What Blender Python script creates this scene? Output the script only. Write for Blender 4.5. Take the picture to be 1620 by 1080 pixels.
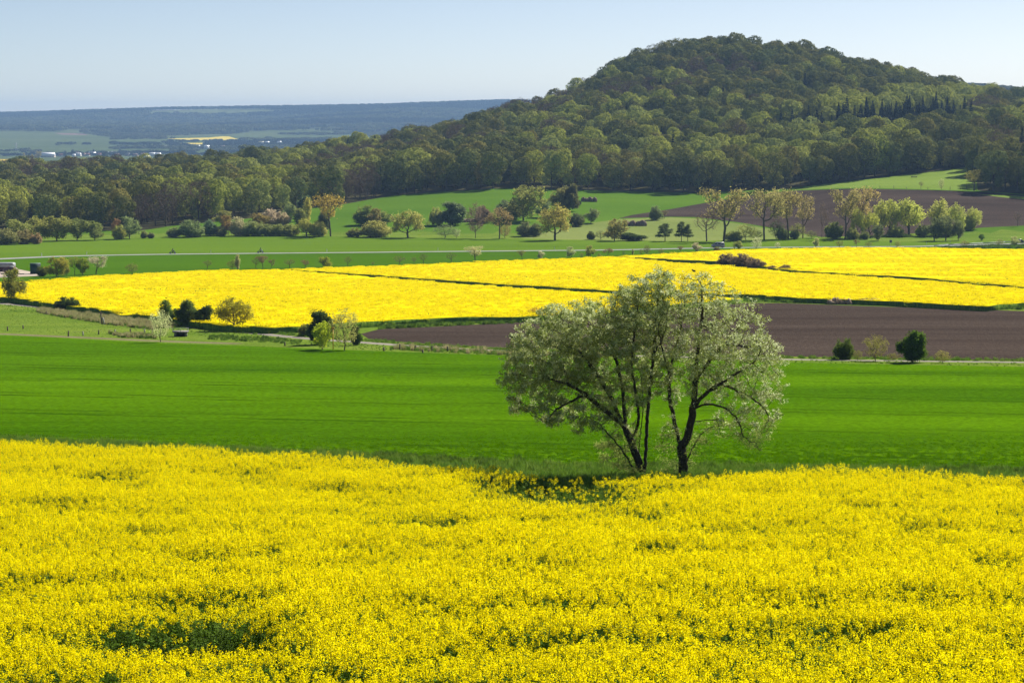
import bpy, math, random
import numpy as np
from mathutils import Vector, geometry as mgeo

rng = np.random.default_rng(7)
random.seed(7)
scene = bpy.context.scene
for o in list(bpy.data.objects):
    bpy.data.objects.remove(o)

# ------------------------------------------------------------------ camera, light, sky
F = 3150.0                      # focal length in photo pixels (70 mm on 36 mm)
PITCH = math.radians(6.34)
cam_d = bpy.data.cameras.new('camera')
cam_d.lens = 70.0
cam_d.sensor_width = 36.0
cam_d.clip_start = 0.5
cam_d.clip_end = 60000.0
cam = bpy.data.objects.new('camera', cam_d)
scene.collection.objects.link(cam)
cam.location = (0, 0, 0)
cam.rotation_euler = (math.radians(90) - PITCH, 0, 0)
scene.camera = cam

SUN_EL = math.radians(38)
SUN_AZ = math.radians(38)       # from the view direction towards the right
world = bpy.data.worlds.new('World')
scene.world = world
world.use_nodes = True
wn = world.node_tree.nodes
wl = world.node_tree.links
sky = wn.new('ShaderNodeTexSky')
sky.sky_type = 'NISHITA'
sky.sun_disc = False
sky.sun_elevation = SUN_EL
sky.sun_rotation = SUN_AZ
sky.altitude = 300
sky.air_density = 0.5
sky.dust_density = 0.45
sky.ozone_density = 2.0
bg = wn['Background']
tint = wn.new('ShaderNodeMix'); tint.data_type = 'RGBA'; tint.blend_type = 'MULTIPLY'
tint.inputs[0].default_value = 1.0; tint.inputs[7].default_value = (1.10, .985, .87, 1)
wl.new(sky.outputs[0], tint.inputs[6]); wl.new(tint.outputs[2], bg.inputs[0])
bg.inputs[1].default_value = 0.064

sun_d = bpy.data.lights.new('sun', 'SUN')
sun_d.energy = 4.9
sun_d.angle = math.radians(0.5)
sun_d.color = (1.0, 0.94, 0.84)
sun = bpy.data.objects.new('sun', sun_d)
scene.collection.objects.link(sun)
sdir = Vector((math.sin(SUN_AZ) * math.cos(SUN_EL), math.cos(SUN_AZ) * math.cos(SUN_EL), math.sin(SUN_EL)))
sun.rotation_euler = (-sdir).to_track_quat('-Z', 'Y').to_euler()
sun.location = (200, 200, 400)

scene.view_settings.view_transform = 'Standard'
scene.view_settings.look = 'None'
scene.view_settings.exposure = 0.9
scene.view_settings.gamma = 1.0
scene.view_settings.use_curve_mapping = False
scene.render.engine = 'CYCLES'
scene.cycles.max_bounces = 6
scene.cycles.diffuse_bounces = 5
scene.cycles.transmission_bounces = 4
scene.cycles.transparent_max_bounces = 4
scene.cycles.volume_bounces = 0
scene.cycles.use_denoising = True

# ------------------------------------------------------------------ helpers
COL = scene.collection

def tag(o, label=None, cat=None, group=None, kind=None):
    if label: o['label'] = label
    if cat: o['category'] = cat
    if group: o['group'] = group
    if kind: o['kind'] = kind
    return o

def mesh_np(name, verts, faces, mats=None, fmat=None, smooth=False):
    """faces: (N,3) or (N,4) array or list of such arrays"""
    me = bpy.data.meshes.new(name)
    if not isinstance(faces, list):
        faces = [faces]
    faces = [np.asarray(f, dtype=np.int32) for f in faces if len(f)]
    verts = np.asarray(verts, dtype=np.float32)
    me.vertices.add(len(verts))
    me.vertices.foreach_set('co', verts.ravel())
    nl = sum(f.size for f in faces)
    npoly = sum(len(f) for f in faces)
    me.loops.add(nl)
    me.loops.foreach_set('vertex_index', np.concatenate([f.ravel() for f in faces]) if faces else np.zeros(0, np.int32))
    me.polygons.add(npoly)
    sizes = np.concatenate([np.full(len(f), f.shape[1], np.int32) for f in faces])
    starts = np.concatenate([[0], np.cumsum(sizes)[:-1]]).astype(np.int32)
    me.polygons.foreach_set('loop_start', starts)
    me.polygons.foreach_set('loop_total', sizes)
    if mats:
        for m in mats: me.materials.append(m)
    if fmat is not None:
        me.polygons.foreach_set('material_index', np.asarray(fmat, dtype=np.int32))
    if smooth:
        me.polygons.foreach_set('use_smooth', np.ones(npoly, dtype=bool))
    me.update(calc_edges=True)
    me.validate()
    return me

def obj(name, me, parent=None, loc=None, rot=None, scale=None, link=True):
    o = bpy.data.objects.new(name, me)
    if link: COL.objects.link(o)
    if parent: o.parent = parent
    if loc is not None: o.location = loc
    if rot is not None: o.rotation_euler = rot
    if scale is not None: o.scale = scale
    return o

def empty(name, loc, rz=0.0, scale=(1, 1, 1)):
    o = bpy.data.objects.new(name, None)
    o.empty_display_size = 0.5
    COL.objects.link(o)
    o.location = loc
    o.rotation_euler = (0, 0, rz)
    o.scale = scale
    return o

class MB:
    """collects simple solids into one mesh"""
    def __init__(s): s.v = []; s.f3 = []; s.f4 = []; s.n = 0
    def add(s, v, f4=(), f3=()):
        v = np.asarray(v, float)
        s.v.append(v)
        if len(f4): s.f4.append(np.asarray(f4) + s.n)
        if len(f3): s.f3.append(np.asarray(f3) + s.n)
        s.n += len(v)
        return s
    def box(s, c, d, rz=0.0, taper=1.0):
        x, y, z = [k / 2 for k in d]
        v = np.array([[-x, -y, -z], [x, -y, -z], [x, y, -z], [-x, y, -z], [-x*taper, -y*taper, z], [x*taper, -y*taper, z], [x*taper, y*taper, z], [-x*taper, y*taper, z]])
        cr, sr = math.cos(rz), math.sin(rz)
        v = v @ np.array([[cr, sr, 0], [-sr, cr, 0], [0, 0, 1]]) + np.array(c)
        return s.add(v, [[0, 3, 2, 1], [4, 5, 6, 7], [0, 1, 5, 4], [1, 2, 6, 5], [2, 3, 7, 6], [3, 0, 4, 7]])
    def tube(s, p0, p1, r0, r1=None, k=8, caps=True):
        r1 = r0 if r1 is None else r1
        p0 = np.array(p0, float); p1 = np.array(p1, float)
        d = p1 - p0; d /= np.linalg.norm(d)
        a = np.cross(d, [0, 0, 1.0] if abs(d[2]) < .9 else [1.0, 0, 0]); a /= np.linalg.norm(a)
        b = np.cross(d, a)
        t = np.arange(k) * 2 * math.pi / k
        ring = np.cos(t)[:, None] * a + np.sin(t)[:, None] * b
        v = np.vstack([p0 + ring * r0, p1 + ring * r1])
        f4 = [[i, (i + 1) % k, k + (i + 1) % k, k + i] for i in range(k)]
        f3 = []
        if caps:
            v = np.vstack([v, p0, p1])
            f3 = [[(i + 1) % k, i, 2 * k] for i in range(k)] + [[k + i, k + (i + 1) % k, 2 * k + 1] for i in range(k)]
        return s.add(v, f4, f3)
    def ell(s, c, r, ku=12, kv=8, noise=0):
        vs = []
        for j in range(kv + 1):
            ph = math.pi * j / kv
            for i in range(ku):
                th = 2 * math.pi * i / ku
                vs.append([math.sin(ph) * math.cos(th), math.sin(ph) * math.sin(th), math.cos(ph)])
        v = np.array(vs)
        if noise: v *= 1 + noise * rng.normal(size=(len(v), 1))
        v = v * np.array(r) + np.array(c)
        f = [[j * ku + i, (j + 1) * ku + i, (j + 1) * ku + (i + 1) % ku, j * ku + (i + 1) % ku] for j in range(kv) for i in range(ku)]
        return s.add(v, f)
    def prism(s, pts, axis_len, rz=0, c=(0, 0, 0)):
        """profile pts in (x,z), extruded along y"""
        n = len(pts)
        v = [[p[0], -axis_len / 2, p[1]] for p in pts] + [[p[0], axis_len / 2, p[1]] for p in pts]
        v = np.array(v)
        cr, sr = math.cos(rz), math.sin(rz)
        v = v @ np.array([[cr, sr, 0], [-sr, cr, 0], [0, 0, 1]]) + np.array(c)
        f4 = [[i, (i + 1) % n, n + (i + 1) % n, n + i] for i in range(n)]
        ctr = v.mean(0)
        c0 = v[:n].mean(0); c1 = v[n:].mean(0)
        v = np.vstack([v, c0, c1])
        f3 = [[(i + 1) % n, i, 2 * n] for i in range(n)] + [[n + i, n + (i + 1) % n, 2 * n + 1] for i in range(n)]
        return s.add(v, f4, f3)
    def mesh(s, name, mat, smooth=False):
        fs = []
        if s.f4: fs.append(np.vstack(s.f4))
        if s.f3: fs.append(np.vstack(s.f3))
        return mesh_np(name, np.vstack(s.v), fs, [mat], smooth=smooth)

# ------------------------------------------------------------------ materials
def new_mat(name):
    m = bpy.data.materials.new(name)
    m.use_nodes = True
    nt = m.node_tree
    nt.nodes.clear()
    out = nt.nodes.new('ShaderNodeOutputMaterial')
    return m, nt, out

def N(nt, typ, **kw):
    n = nt.nodes.new(typ)
    for k, v in kw.items():
        if k.startswith('i_'):
            key = k[2:]
            key = int(key) if key.isdigit() else key.replace('_', ' ')
            n.inputs[key].default_value = v
        else:
            setattr(n, k, v)
    return n

def coords(nt, scale=(1, 1, 1), rot=(0, 0, 0)):
    tc = N(nt, 'ShaderNodeTexCoord')
    mp = N(nt, 'ShaderNodeMapping')
    mp.inputs['Scale'].default_value = scale
    mp.inputs['Rotation'].default_value = rot
    nt.links.new(tc.outputs['Object'], mp.inputs['Vector'])
    return mp.outputs[0]

def noise(nt, vec, scale, detail=3, rough=.55):
    n = N(nt, 'ShaderNodeTexNoise')
    n.inputs['Scale'].default_value = scale
    n.inputs['Detail'].default_value = detail
    n.inputs['Roughness'].default_value = rough
    if vec is not None: nt.links.new(vec, n.inputs['Vector'])
    return n.outputs['Fac']

def ramp(nt, fac, stops):
    r = N(nt, 'ShaderNodeValToRGB')
    el = r.color_ramp.elements
    el[0].position = stops[0][0]; el[0].color = (*stops[0][1], 1)
    el[1].position = stops[-1][0]; el[1].color = (*stops[-1][1], 1)
    for p, c in stops[1:-1]:
        e = el.new(p); e.color = (*c, 1)
    nt.links.new(fac, r.inputs[0])
    return r.outputs[0]

def g(v): return (v, v, v)

def mix(nt, a, b, fac, mode='MIX'):
    m = N(nt, 'ShaderNodeMix', data_type='RGBA', blend_type=mode)
    for sock, val in ((m.inputs[0], fac), (m.inputs[6], a), (m.inputs[7], b)):
        if isinstance(val, (int, float)): sock.default_value = val
        elif isinstance(val, tuple): sock.default_value = (*val, 1)
        else: nt.links.new(val, sock)
    return m.outputs[2]

def finish(nt, out, col, rough=.9, bump=None, bstr=.5, bdist=.1, transl=0.0, spec=.2):
    b = N(nt, 'ShaderNodeBsdfPrincipled')
    b.inputs['Roughness'].default_value = rough
    b.inputs['Specular IOR Level'].default_value = spec
    if isinstance(col, tuple): b.inputs['Base Color'].default_value = (*col, 1)
    else: nt.links.new(col, b.inputs['Base Color'])
    if bump is not None:
        bm = N(nt, 'ShaderNodeBump')
        bm.inputs['Strength'].default_value = bstr
        bm.inputs['Distance'].default_value = bdist
        nt.links.new(bump, bm.inputs['Height'])
        nt.links.new(bm.outputs[0], b.inputs['Normal'])
    if transl > 0:
        t = N(nt, 'ShaderNodeBsdfTranslucent')
        if isinstance(col, tuple): t.inputs[0].default_value = (*col, 1)
        else: nt.links.new(col, t.inputs[0])
        ms = N(nt, 'ShaderNodeMixShader')
        ms.inputs[0].default_value = transl
        nt.links.new(b.outputs[0], ms.inputs[1]); nt.links.new(t.outputs[0], ms.inputs[2])
        nt.links.new(ms.outputs[0], out.inputs[0])
    else:
        nt.links.new(b.outputs[0], out.inputs[0])
    return b

def plain(name, col, rough=.7, spec=.3, metal=0.0, nscale=None, var=.25):
    m, nt, out = new_mat(name)
    if nscale:
        f = noise(nt, coords(nt), nscale, 4)
        lo = tuple(c * (1 - var) for c in col); hi = tuple(min(1, c * (1 + var)) for c in col)
        c = ramp(nt, f, [(.3, lo), (.7, hi)])
    else:
        c = col
    b = finish(nt, out, c, rough, spec=spec)
    b.inputs['Metallic'].default_value = metal
    return m

def leaf_mat(name, stops, transl=.35, use_color=False, rough=.6, var_scale=None):
    """per-tree colour from the object's random number, small clump variation from noise"""
    m, nt, out = new_mat(name)
    oi = N(nt, 'ShaderNodeObjectInfo')
    if use_color:
        base = oi.outputs['Color']
    else:
        base = ramp(nt, oi.outputs['Random'], stops)
    tc = N(nt, 'ShaderNodeTexCoord')
    f = noise(nt, tc.outputs['Object'], var_scale or 1.3, 2)
    v = ramp(nt, f, [(.3, g(.72)), (.7, g(1.25))])
    c = mix(nt, base, v, 1.0, 'MULTIPLY')
    finish(nt, out, c, .9, transl=transl, spec=0.0)
    return m

# ------------------------------------------------------------------ terrain
def tan_of(py): # downward slope of the sight line through photo row py
    py = np.asarray(py, float)
    return (F * math.sin(PITCH) - (540 - py) * math.cos(PITCH)) / (F * math.cos(PITCH) + (540 - py) * math.sin(PITCH))
def u_of(px, py):
    return (np.asarray(px, float) - 810) / (F * math.cos(PITCH) + (540 - np.asarray(py, float)) * math.sin(PITCH))

def pchip(x, y, xi):
    x = np.asarray(x, float); y = np.asarray(y, float)
    h = np.diff(x); d = np.diff(y, axis=0) / (h if y.ndim == 1 else h[:, None])
    m = np.zeros_like(y)
    w1 = (2 * h[1:] + h[:-1]); w2 = (h[1:] + 2 * h[:-1])
    if y.ndim > 1: w1 = w1[:, None]; w2 = w2[:, None]
    with np.errstate(divide='ignore', invalid='ignore'):
        mm = (w1 + w2) / (w1 / d[:-1] + w2 / d[1:])
    mm = np.where(d[:-1] * d[1:] > 0, mm, 0)
    m[1:-1] = mm; m[0] = d[0]; m[-1] = d[-1]
    i = np.clip(np.searchsorted(x, xi) - 1, 0, len(x) - 2)
    t = (xi - x[i]) / h[i]
    hh = h[i]
    if y.ndim > 1: t = t[:, None]; hh = hh[:, None]
    return ((1 + 2 * t) * (1 - t) ** 2) * y[i] + t * (1 - t) ** 2 * hh * m[i] + t * t * (3 - 2 * t) * y[i + 1] + t * t * (t - 1) * hh * m[i + 1]

XC = [-500, 0, 270, 400, 540, 680, 810, 870, 920, 1000, 1080, 1150, 1250, 1350, 1450, 1520, 1620, 2120]
I = lambda xs, ys, x: float(np.interp(x, xs, ys))
TREE_H = 20.5
cols = []
for X in XC:
    k = [(10, -8.0), (34, -10.7), (60, -13.4), (80, -15.55), (95, -16.75), (230, -27.1), (352, -33.2), (520, -38.9), (700, -45.0), (750, -46.4), (800, -47.0)]
    db = I([270, 400, 545, 700, 1100, 1320, 1450, 1530], [870, 900, 1000, 1050, 1060, 1060, 1100, 1120], X)
    pyb = I([0, 150, 230, 270, 330, 400, 500, 545, 620, 700, 800, 930, 1100, 1240, 1320, 1450, 1530, 1620, 2120],
            [366, 362, 360, 357, 352, 345, 328, 323, 309, 303, 297, 301, 305, 299, 289, 274, 263, 262, 262], X)
    zb = -float(tan_of(pyb)) * db
    if X >= 1350:
        k.append((980, -34.6))
    k.append((db, zb))
    dc = I([0, 540, 810, 1080, 1350, 1620], [1500, 1500, 1600, 1650, 1700, 1750], X)
    pyt = I([0, 200, 340, 540, 600, 680, 740, 810, 850, 890, 920, 960, 1000, 1050, 1100, 1150, 1200, 1250, 1300, 1350, 1400, 1450, 1500, 1560, 1620, 2120],
            [253, 248, 238, 217, 212, 199, 183, 162, 151, 142, 125, 100, 85, 68, 60, 57, 61, 68, 79, 92, 104, 113, 125, 136, 140, 165], X)
    zc = -float(tan_of(pyt)) * dc - TREE_H
    k.append(((db + dc) / 2, zb + (zc - zb) * (.5 if X > 700 else .42)))
    k.append((dc, zc))
    k.append((dc + 350, zc - (26 if X > 700 else 14)))
    k.append((2800, I([0, 300, 400, 540, 700, 1100, 1620], [-76, -70, -42, -40, -60, -40, -20], X)))
    k.append((4000, I([800, 1350, 1480, 1560, 1620, 2120], [-80, 20, 58, 64, 52, 60], X)))
    k.append((4600, I([0, 700, 1400, 1620], [-85, -82, -40, 0], X)))
    k.append((5200, I([0, 700, 1400], [-79, -72, -60], X)))
    k.append((6200, I([0, 400, 700], [-58, -58, -52], X)))
    k.append((7000, -40.0))
    k.append((8500, I([0, 400, 700], [2, -2, 10], X)))
    ridge = I([-500, 0, 60, 130, 220, 300, 400, 560, 680, 790, 900, 2120], [182, 179, 178, 175, 171, 172, 170, 168, 164, 158, 165, 170], X)
    k.append((10000, -float(tan_of(ridge)) * 10000 - 8))
    k.append((13000, 20.0))
    k = np.array(sorted(k))
    cols.append(k)
S = np.linspace(math.log(10), math.log(13000), 900)
TAB = np.array([pchip(np.log(k[:, 0]), k[:, 1], S) for k in cols])
UC = (np.array(XC) - 810) / 3157.0
UI = np.linspace(UC[0], UC[-1], 420)
TAB = pchip(UC, TAB, UI)

def vnoise(x, y, sc, seed=0):
    """cheap smooth value noise"""
    x = np.asarray(x, float) / sc + seed * 17.3; y = np.asarray(y, float) / sc + seed * 9.1
    xi = np.floor(x).astype(np.int64); yi = np.floor(y).astype(np.int64)
    fx = x - xi; fy = y - yi
    fx = fx * fx * (3 - 2 * fx); fy = fy * fy * (3 - 2 * fy)
    def h(a, b):
        n = (a * 374761393 + b * 668265263 + seed * 1442695041) & 0xffffffff
        n = ((n ^ (n >> 13)) * 1274126177) & 0xffffffff
        return ((n ^ (n >> 16)) & 0xffff) / 65535.0
    return (h(xi, yi) * (1 - fx) + h(xi + 1, yi) * fx) * (1 - fy) + (h(xi, yi + 1) * (1 - fx) + h(xi + 1, yi + 1) * fx) * fy

def zt(x, y):
    x = np.asarray(x, float); y = np.asarray(y, float)
    yy = np.maximum(y, 12.0)
    u = np.clip(x / yy, UI[0], UI[-1])
    s = np.log(np.minimum(yy, 12999.))
    a = (u - UI[0]) / (UI[1] - UI[0]); b = (s - S[0]) / (S[1] - S[0])
    i = np.clip(a.astype(int), 0, len(UI) - 2); j = np.clip(b.astype(int), 0, len(S) - 2)
    fa = a - i; fb = b - j
    z = (TAB[i, j] * (1 - fa) + TAB[i + 1, j] * fa) * (1 - fb) + (TAB[i, j + 1] * (1 - fa) + TAB[i + 1, j + 1] * fa) * fb
    # the hill's own shoulders and gullies
    w = np.clip((yy - 1080) / 200, 0, 1) * np.clip((1600 - yy) / 150, 0, 1)
    z = z + w * 13 * (vnoise(x, y, 130, 3) - .5)
    w2 = np.clip((yy - 6800) / 800, 0, 1) * np.clip((9800 - yy) / 600, 0, 1)
    z = z + w2 * 46 * (vnoise(x, y, 900, 5) - .5)
    z = np.where(y < 12, z + (12 - np.minimum(y, 12)) * .08, z)
    return z

YS = np.exp(np.linspace(math.log(18), math.log(12500), 5000))
def proj(px, py, h=0.0):
    """photo pixel -> world point on the ground (+h)"""
    u = float(u_of(px, py)); t = float(tan_of(py))
    zz = zt(u * YS, YS) + h
    d = zz + t * YS
    k = np.argmax(d >= 0)
    if d[k] < 0: k = int(np.argmax(d))
    if k > 0 and d[k] >= 0:
        f = -d[k - 1] / (d[k] - d[k - 1]); yv = YS[k - 1] + f * (YS[k] - YS[k - 1])
    else: yv = YS[k]
    return np.array([u * yv, yv, float(zt(u * yv, yv))])
def poly(pts, h=0.0, sub=3):
    out = []
    n = len(pts)
    for i in range(n):
        a = np.array(pts[i], float); b = np.array(pts[(i + 1) % n], float)
        for s_ in range(sub):
            q = a + (b - a) * s_ / sub
            out.append(proj(q[0], q[1], h)[:2])
    return np.array(out)
def line_poly(pts, width, h=0.0, sub=4):
    c = []
    for i in range(len(pts) - 1):
        a = np.array(pts[i], float); b = np.array(pts[i + 1], float)
        for s_ in range(sub): 
            q = a + (b - a) * s_ / sub; c.append(proj(q[0], q[1])[:2])
    c.append(proj(*pts[-1])[:2])
    c = np.array(c)
    for _ in range(2): c[1:-1] = (c[:-2] + 2 * c[1:-1] + c[2:]) / 4
    d = np.gradient(c, axis=0); d /= np.linalg.norm(d, axis=1)[:, None]
    nrm = np.stack([-d[:, 1], d[:, 0]], 1)
    return np.vstack([c + nrm * width / 2, (c - nrm * width / 2)[::-1]]), c
def inside(P, x, y):
    x = np.asarray(x); y = np.asarray(y)
    res = np.zeros(x.shape, bool)
    n = len(P)
    for i in range(n):
        x0, y0 = P[i]; x1, y1 = P[(i + 1) % n]
        if y0 == y1: continue
        c = ((y0 > y) != (y1 > y)) & (x < (x1 - x0) * (y - y0) / (y1 - y0) + x0)
        res ^= c
    return res

CROP = 1.05
# far edge of the near rape field as seen along the flower tops
near_edge_px = [(-500, 690), (-200, 694), (0, 700), (270, 708), (420, 716), (540, 722), (640, 733), (750, 739), (900, 744), (1010, 752), (1100, 752), (1200, 746), (1320, 743), (1450, 748), (1620, 755), (1850, 762), (2100, 768)]
near_edge = np.array([proj(a, b, 1.1)[:2] for a, b in near_edge_px])
R = {}
R['rape_near'] = np.vstack([near_edge, [[near_edge[-1][0], 22], [near_edge[0][0], 22]]])
green_bot = [proj(a, b)[:2] for a, b in [(-480, 688), (0, 694), (540, 719), (640, 727), (750, 733), (1000, 738), (1100, 738), (1200, 740), (1400, 742), (1620, 749), (2080, 760)]]
green_top = [(2080, 588), (1850, 584), (1620, 580), (1450, 577), (1240, 573), (1000, 568), (800, 562), (700, 559), (540, 553), (400, 547.5), (270, 543), (200, 540), (90, 534), (0, 530), (-200, 522), (-480, 512)]
R['green_field'] = np.vstack([green_bot, np.array([proj(a, b)[:2] for a, b in green_top])])
lane_px = [(-480, 440), (-100, 471), (0, 480), (60, 485), (130, 494), (210, 505), (300, 517), (390, 525.5), (484, 535.5), (580, 542), (640, 546.5), (700, 550), (780, 554.5), (1000, 563), (1240, 568.5), (1450, 571), (1620, 573), (2080, 579)]
R['lane'], lane_c = line_poly(lane_px, 2.5)
R['field_track'], track_c = line_poly([(-480, 510), (-100, 524.5), (0, 528), (90, 532), (160, 535), (230, 538.5), (300, 541), (380, 543.5)], 2.4)
R['ploughed_near'] = poly([(571, 528), (600, 520.5), (700, 516), (820, 510), (1000, 495), (1160, 479), (1240, 479.5), (1400, 485), (1620, 492), (2080, 500), (2080, 577), (1620, 570.5), (1450, 568), (1240, 563.5), (1000, 557), (780, 549.5), (700, 545.5), (640, 541), (585, 537)])
cropA = [(-480, 434), (-100, 462), (0, 468), (130, 484.5), (200, 493.5), (290, 505), (350, 512.5), (420, 516), (480, 514.5), (540, 509), (640, 503.5), (740, 500), (830, 499), (950, 492), (1060, 481), (1175, 471), (1110, 467.5), (980, 464.5), (800, 453.5), (640, 441.5), (515, 431.5), (440, 425.5), (400, 426), (320, 427), (260, 430), (210, 433), (135, 437), (35, 445), (-100, 452), (-480, 430)]
cropB = [(440, 425), (515, 422.5), (600, 420), (680, 417), (760, 413), (830, 410), (900, 408), (960, 405), (985, 406.5), (1060, 414), (1135, 418), (1250, 430), (1340, 434.5), (1450, 441.5), (1620, 456), (2080, 490), (2080, 470), (1750, 471), (1620, 477), (1560, 483), (1480, 479), (1400, 474.5), (1260, 470), (1180, 464), (1060, 463), (980, 459.5), (800, 449), (640, 437.5), (515, 429.5)]
cropB = [(440, 425), (515, 422.5), (600, 420), (680, 417), (760, 413), (830, 410), (900, 408), (960, 405), (985, 406.5), (1060, 414), (1135, 418), (1250, 430), (1340, 434.5), (1450, 441.5), (1620, 456), (1900, 472), (1620, 477), (1560, 483), (1480, 479), (1400, 474.5), (1260, 470), (1180, 464), (1060, 463), (980, 459.5), (800, 449), (640, 437.5), (515, 429.5)]
cropC = [(972, 404.5), (1060, 400), (1080, 399), (1160, 394.5), (1260, 392), (1350, 390.5), (1480, 391.5), (1620, 394), (2080, 400), (2080, 478), (1620, 453), (1450, 438), (1350, 432.5), (1245, 426), (1135, 412.5), (1060, 409.5), (985, 405.5)]
R['rape_A'] = poly(cropA, CROP); R['rape_B'] = poly(cropB, CROP); R['rape_C'] = poly(cropC, CROP)
R['road'], road_c = line_poly([(-480, 436), (-100, 414), (0, 409.5), (35, 408), (60, 406.8), (100, 405.2), (160, 403.8), (270, 402), (420, 400.6), (540, 399.6), (690, 398), (840, 396.6), (950, 395.6), (1040, 394), (1137, 391.8), (1300, 390.5), (1440, 390), (1500, 388.5), (1620, 385), (2080, 375)], 7.5)
R['farmyard'] = poly([(-200, 440), (0, 439), (58, 436.5), (72, 435), (45, 429), (20, 424), (0, 426), (-200, 430)])
far_green_top = [(-480, 410), (-100, 391), (0, 385), (60, 382), (150, 378.5), (240, 376), (300, 374), (360, 373), (540, 374.5), (700, 376.5), (860, 379.5), (1000, 381.5), (1100, 382.5), (1190, 380), (1280, 377), (1380, 381), (1440, 384), (1520, 382)]
R['far_green'] = np.vstack([np.array([proj(a, b)[:2] for a, b in far_green_top]), road_c[::-1]])
R['middle_green'] = np.vstack([road_c[:], np.array([proj(a, b)[:2] for a, b in [(1620, 397), (1350, 394), (1080, 403), (830, 415), (515, 428), (260, 436), (35, 450), (-480, 470)]])])
R['ploughed_far'] = poly([(978, 345.5), (1000, 340), (1060, 331), (1110, 322), (1180, 310), (1250, 302), (1340, 298.5), (1420, 299.5), (1500, 301.5), (1560, 304), (1620, 309), (2080, 320), (2080, 345), (1620, 357), (1555, 360), (1470, 368), (1400, 372), (1300, 375), (1230, 362), (1170, 352), (1100, 343.5), (1060, 343)])
R['right_strip'] = poly([(1552, 308), (1580, 311.5), (1620, 315.5), (2080, 335), (2080, 322), (1620, 310.5), (1580, 307.5)])
R['pasture'] = poly([(1252, 300.5), (1320, 290), (1450, 275), (1530, 264.5), (1543, 264.5), (1547, 301), (1500, 300.5), (1420, 298), (1340, 297)])
R['pale_field'] = poly([(826, 377), (880, 363), (930, 353), (980, 347), (1060, 344), (1110, 346), (1170, 354), (1230, 364), (1288, 375), (1190, 379), (1100, 381.5), (1000, 380.5), (880, 378.5)])
forest_edge_px = [(-500, 372), (0, 368), (150, 364), (215, 366), (270, 357.5), (330, 352), (400, 345), (500, 328), (545, 323), (620, 309.5), (700, 303.5), (800, 297.5), (930, 301), (1000, 303), (1100, 305), (1240, 299), (1320, 289.5), (1450, 274.5), (1530, 264), (1545, 300.5), (1560, 303), (1620, 307), (2100, 318)]
fe = np.array([proj(a, b)[:2] for a, b in forest_edge_px])
R['forest'] = np.vstack([fe, [[1400, 2300], [600, 2200], [0, 2150], [-150, 1950], [-250, 1900], [-1100, 1900]]])
# far valley
def wp(pts): return np.array([[(px - 810) / 3157 * d, d] for px, d in pts])
R['far_yellow_left'] = poly([(-300, 256), (-100, 253.5), (0, 252), (50, 251.5), (51, 253.5), (0, 255), (-300, 259)])
R['far_yellow'] = poly([(264, 219.5), (300, 218.5), (330, 217.8), (352, 215.8), (362, 216), (380, 221.5), (345, 222.5), (300, 221.5)])
R['far_yellow_small'] = poly([(286, 226.5), (330, 226), (333, 228.3), (286, 228.8)])
R['far_green_left'] = poly([(0, 208), (80, 209), (95, 214), (170, 224), (270, 228), (260, 237), (200, 240), (0, 247), (-400, 250), (-400, 212)])
R['far_brown'] = poly([(85, 210.5), (130, 211), (140, 214), (100, 213.5)])
R['far_green_mid'] = poly([(380, 210), (440, 207.5), (470, 210.5), (520, 213), (560, 212), (560, 222), (420, 226), (385, 224)])
R['far_green_front'] = poly([(70, 250), (155, 250.5), (155, 254), (70, 254)])
R['far_pale_front'] = poly([(388, 237), (440, 231), (480, 227), (560, 222), (560, 227), (480, 234), (440, 238)])
R['far_forest'] = np.vstack([np.array([proj(a, b)[:2] for a, b in [(-500, 206), (0, 207), (80, 208), (120, 209.5), (180, 218), (258, 220), (262, 216), (350, 214), (400, 208), (440, 206), (500, 207.5), (560, 209), (800, 210), (900, 210)]]), [[700, 11500], [-4500, 11500]]])

# ---- the ground: one triangulation, split along every field boundary
gy = np.concatenate([np.arange(-40, 20, 10), np.exp(np.linspace(math.log(20), math.log(12800), 300))])
gx = np.concatenate([np.linspace(-1, -.36, 8)[:-1], np.linspace(-.36, .36, 96), np.linspace(.36, 1, 8)[1:]])
pts = []
for yv in gy:
    half = max(60, abs(yv) * 0.75 + 40)
    row_u = np.where(np.abs(gx) <= .36, gx, gx)
    xs = np.where(np.abs(gx) <= .36, gx * max(yv, 60), np.sign(gx) * (.36 * max(yv, 60) + (np.abs(gx) - .36) / .64 * (half + .3 * max(yv, 60))))
    jit = rng.normal(size=(len(xs), 2)) * 0.02 * max(yv, 40) * .2
    for q, xx in enumerate(xs): pts.append((xx + jit[q, 0], yv + jit[q, 1]))
edges = []
regions = list(R)
for nme in regions:
    P = R[nme]; b0 = len(pts)
    for p in P: pts.append((float(p[0]), float(p[1])))
    for q in range(len(P)): edges.append((b0 + q, b0 + (q + 1) % len(P)))
cv, ce, cf, _, _, _ = mgeo.delaunay_2d_cdt([Vector(p) for p in pts], edges, [], 0, 1e-4)
gv = np.array([(v.x, v.y) for v in cv]); gf = np.array([f for f in cf if len(f) == 3], dtype=np.int64)
gz = zt(gv[:, 0], gv[:, 1])
GV = np.column_stack([gv, gz])
cen = gv[gf].mean(1)
reg = np.full(len(gf), -1)
order = ['forest', 'far_forest', 'far_green_left', 'far_green_mid', 'far_green_front', 'far_pale_front', 'far_yellow', 'far_yellow_left', 'far_yellow_small', 'far_brown',
         'middle_green', 'far_green', 'pale_field', 'ploughed_far', 'pasture', 'right_strip', 'farmyard', 'road', 'rape_A', 'rape_B', 'rape_C', 'ploughed_near', 'green_field', 'rape_near', 'field_track', 'lane']
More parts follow.
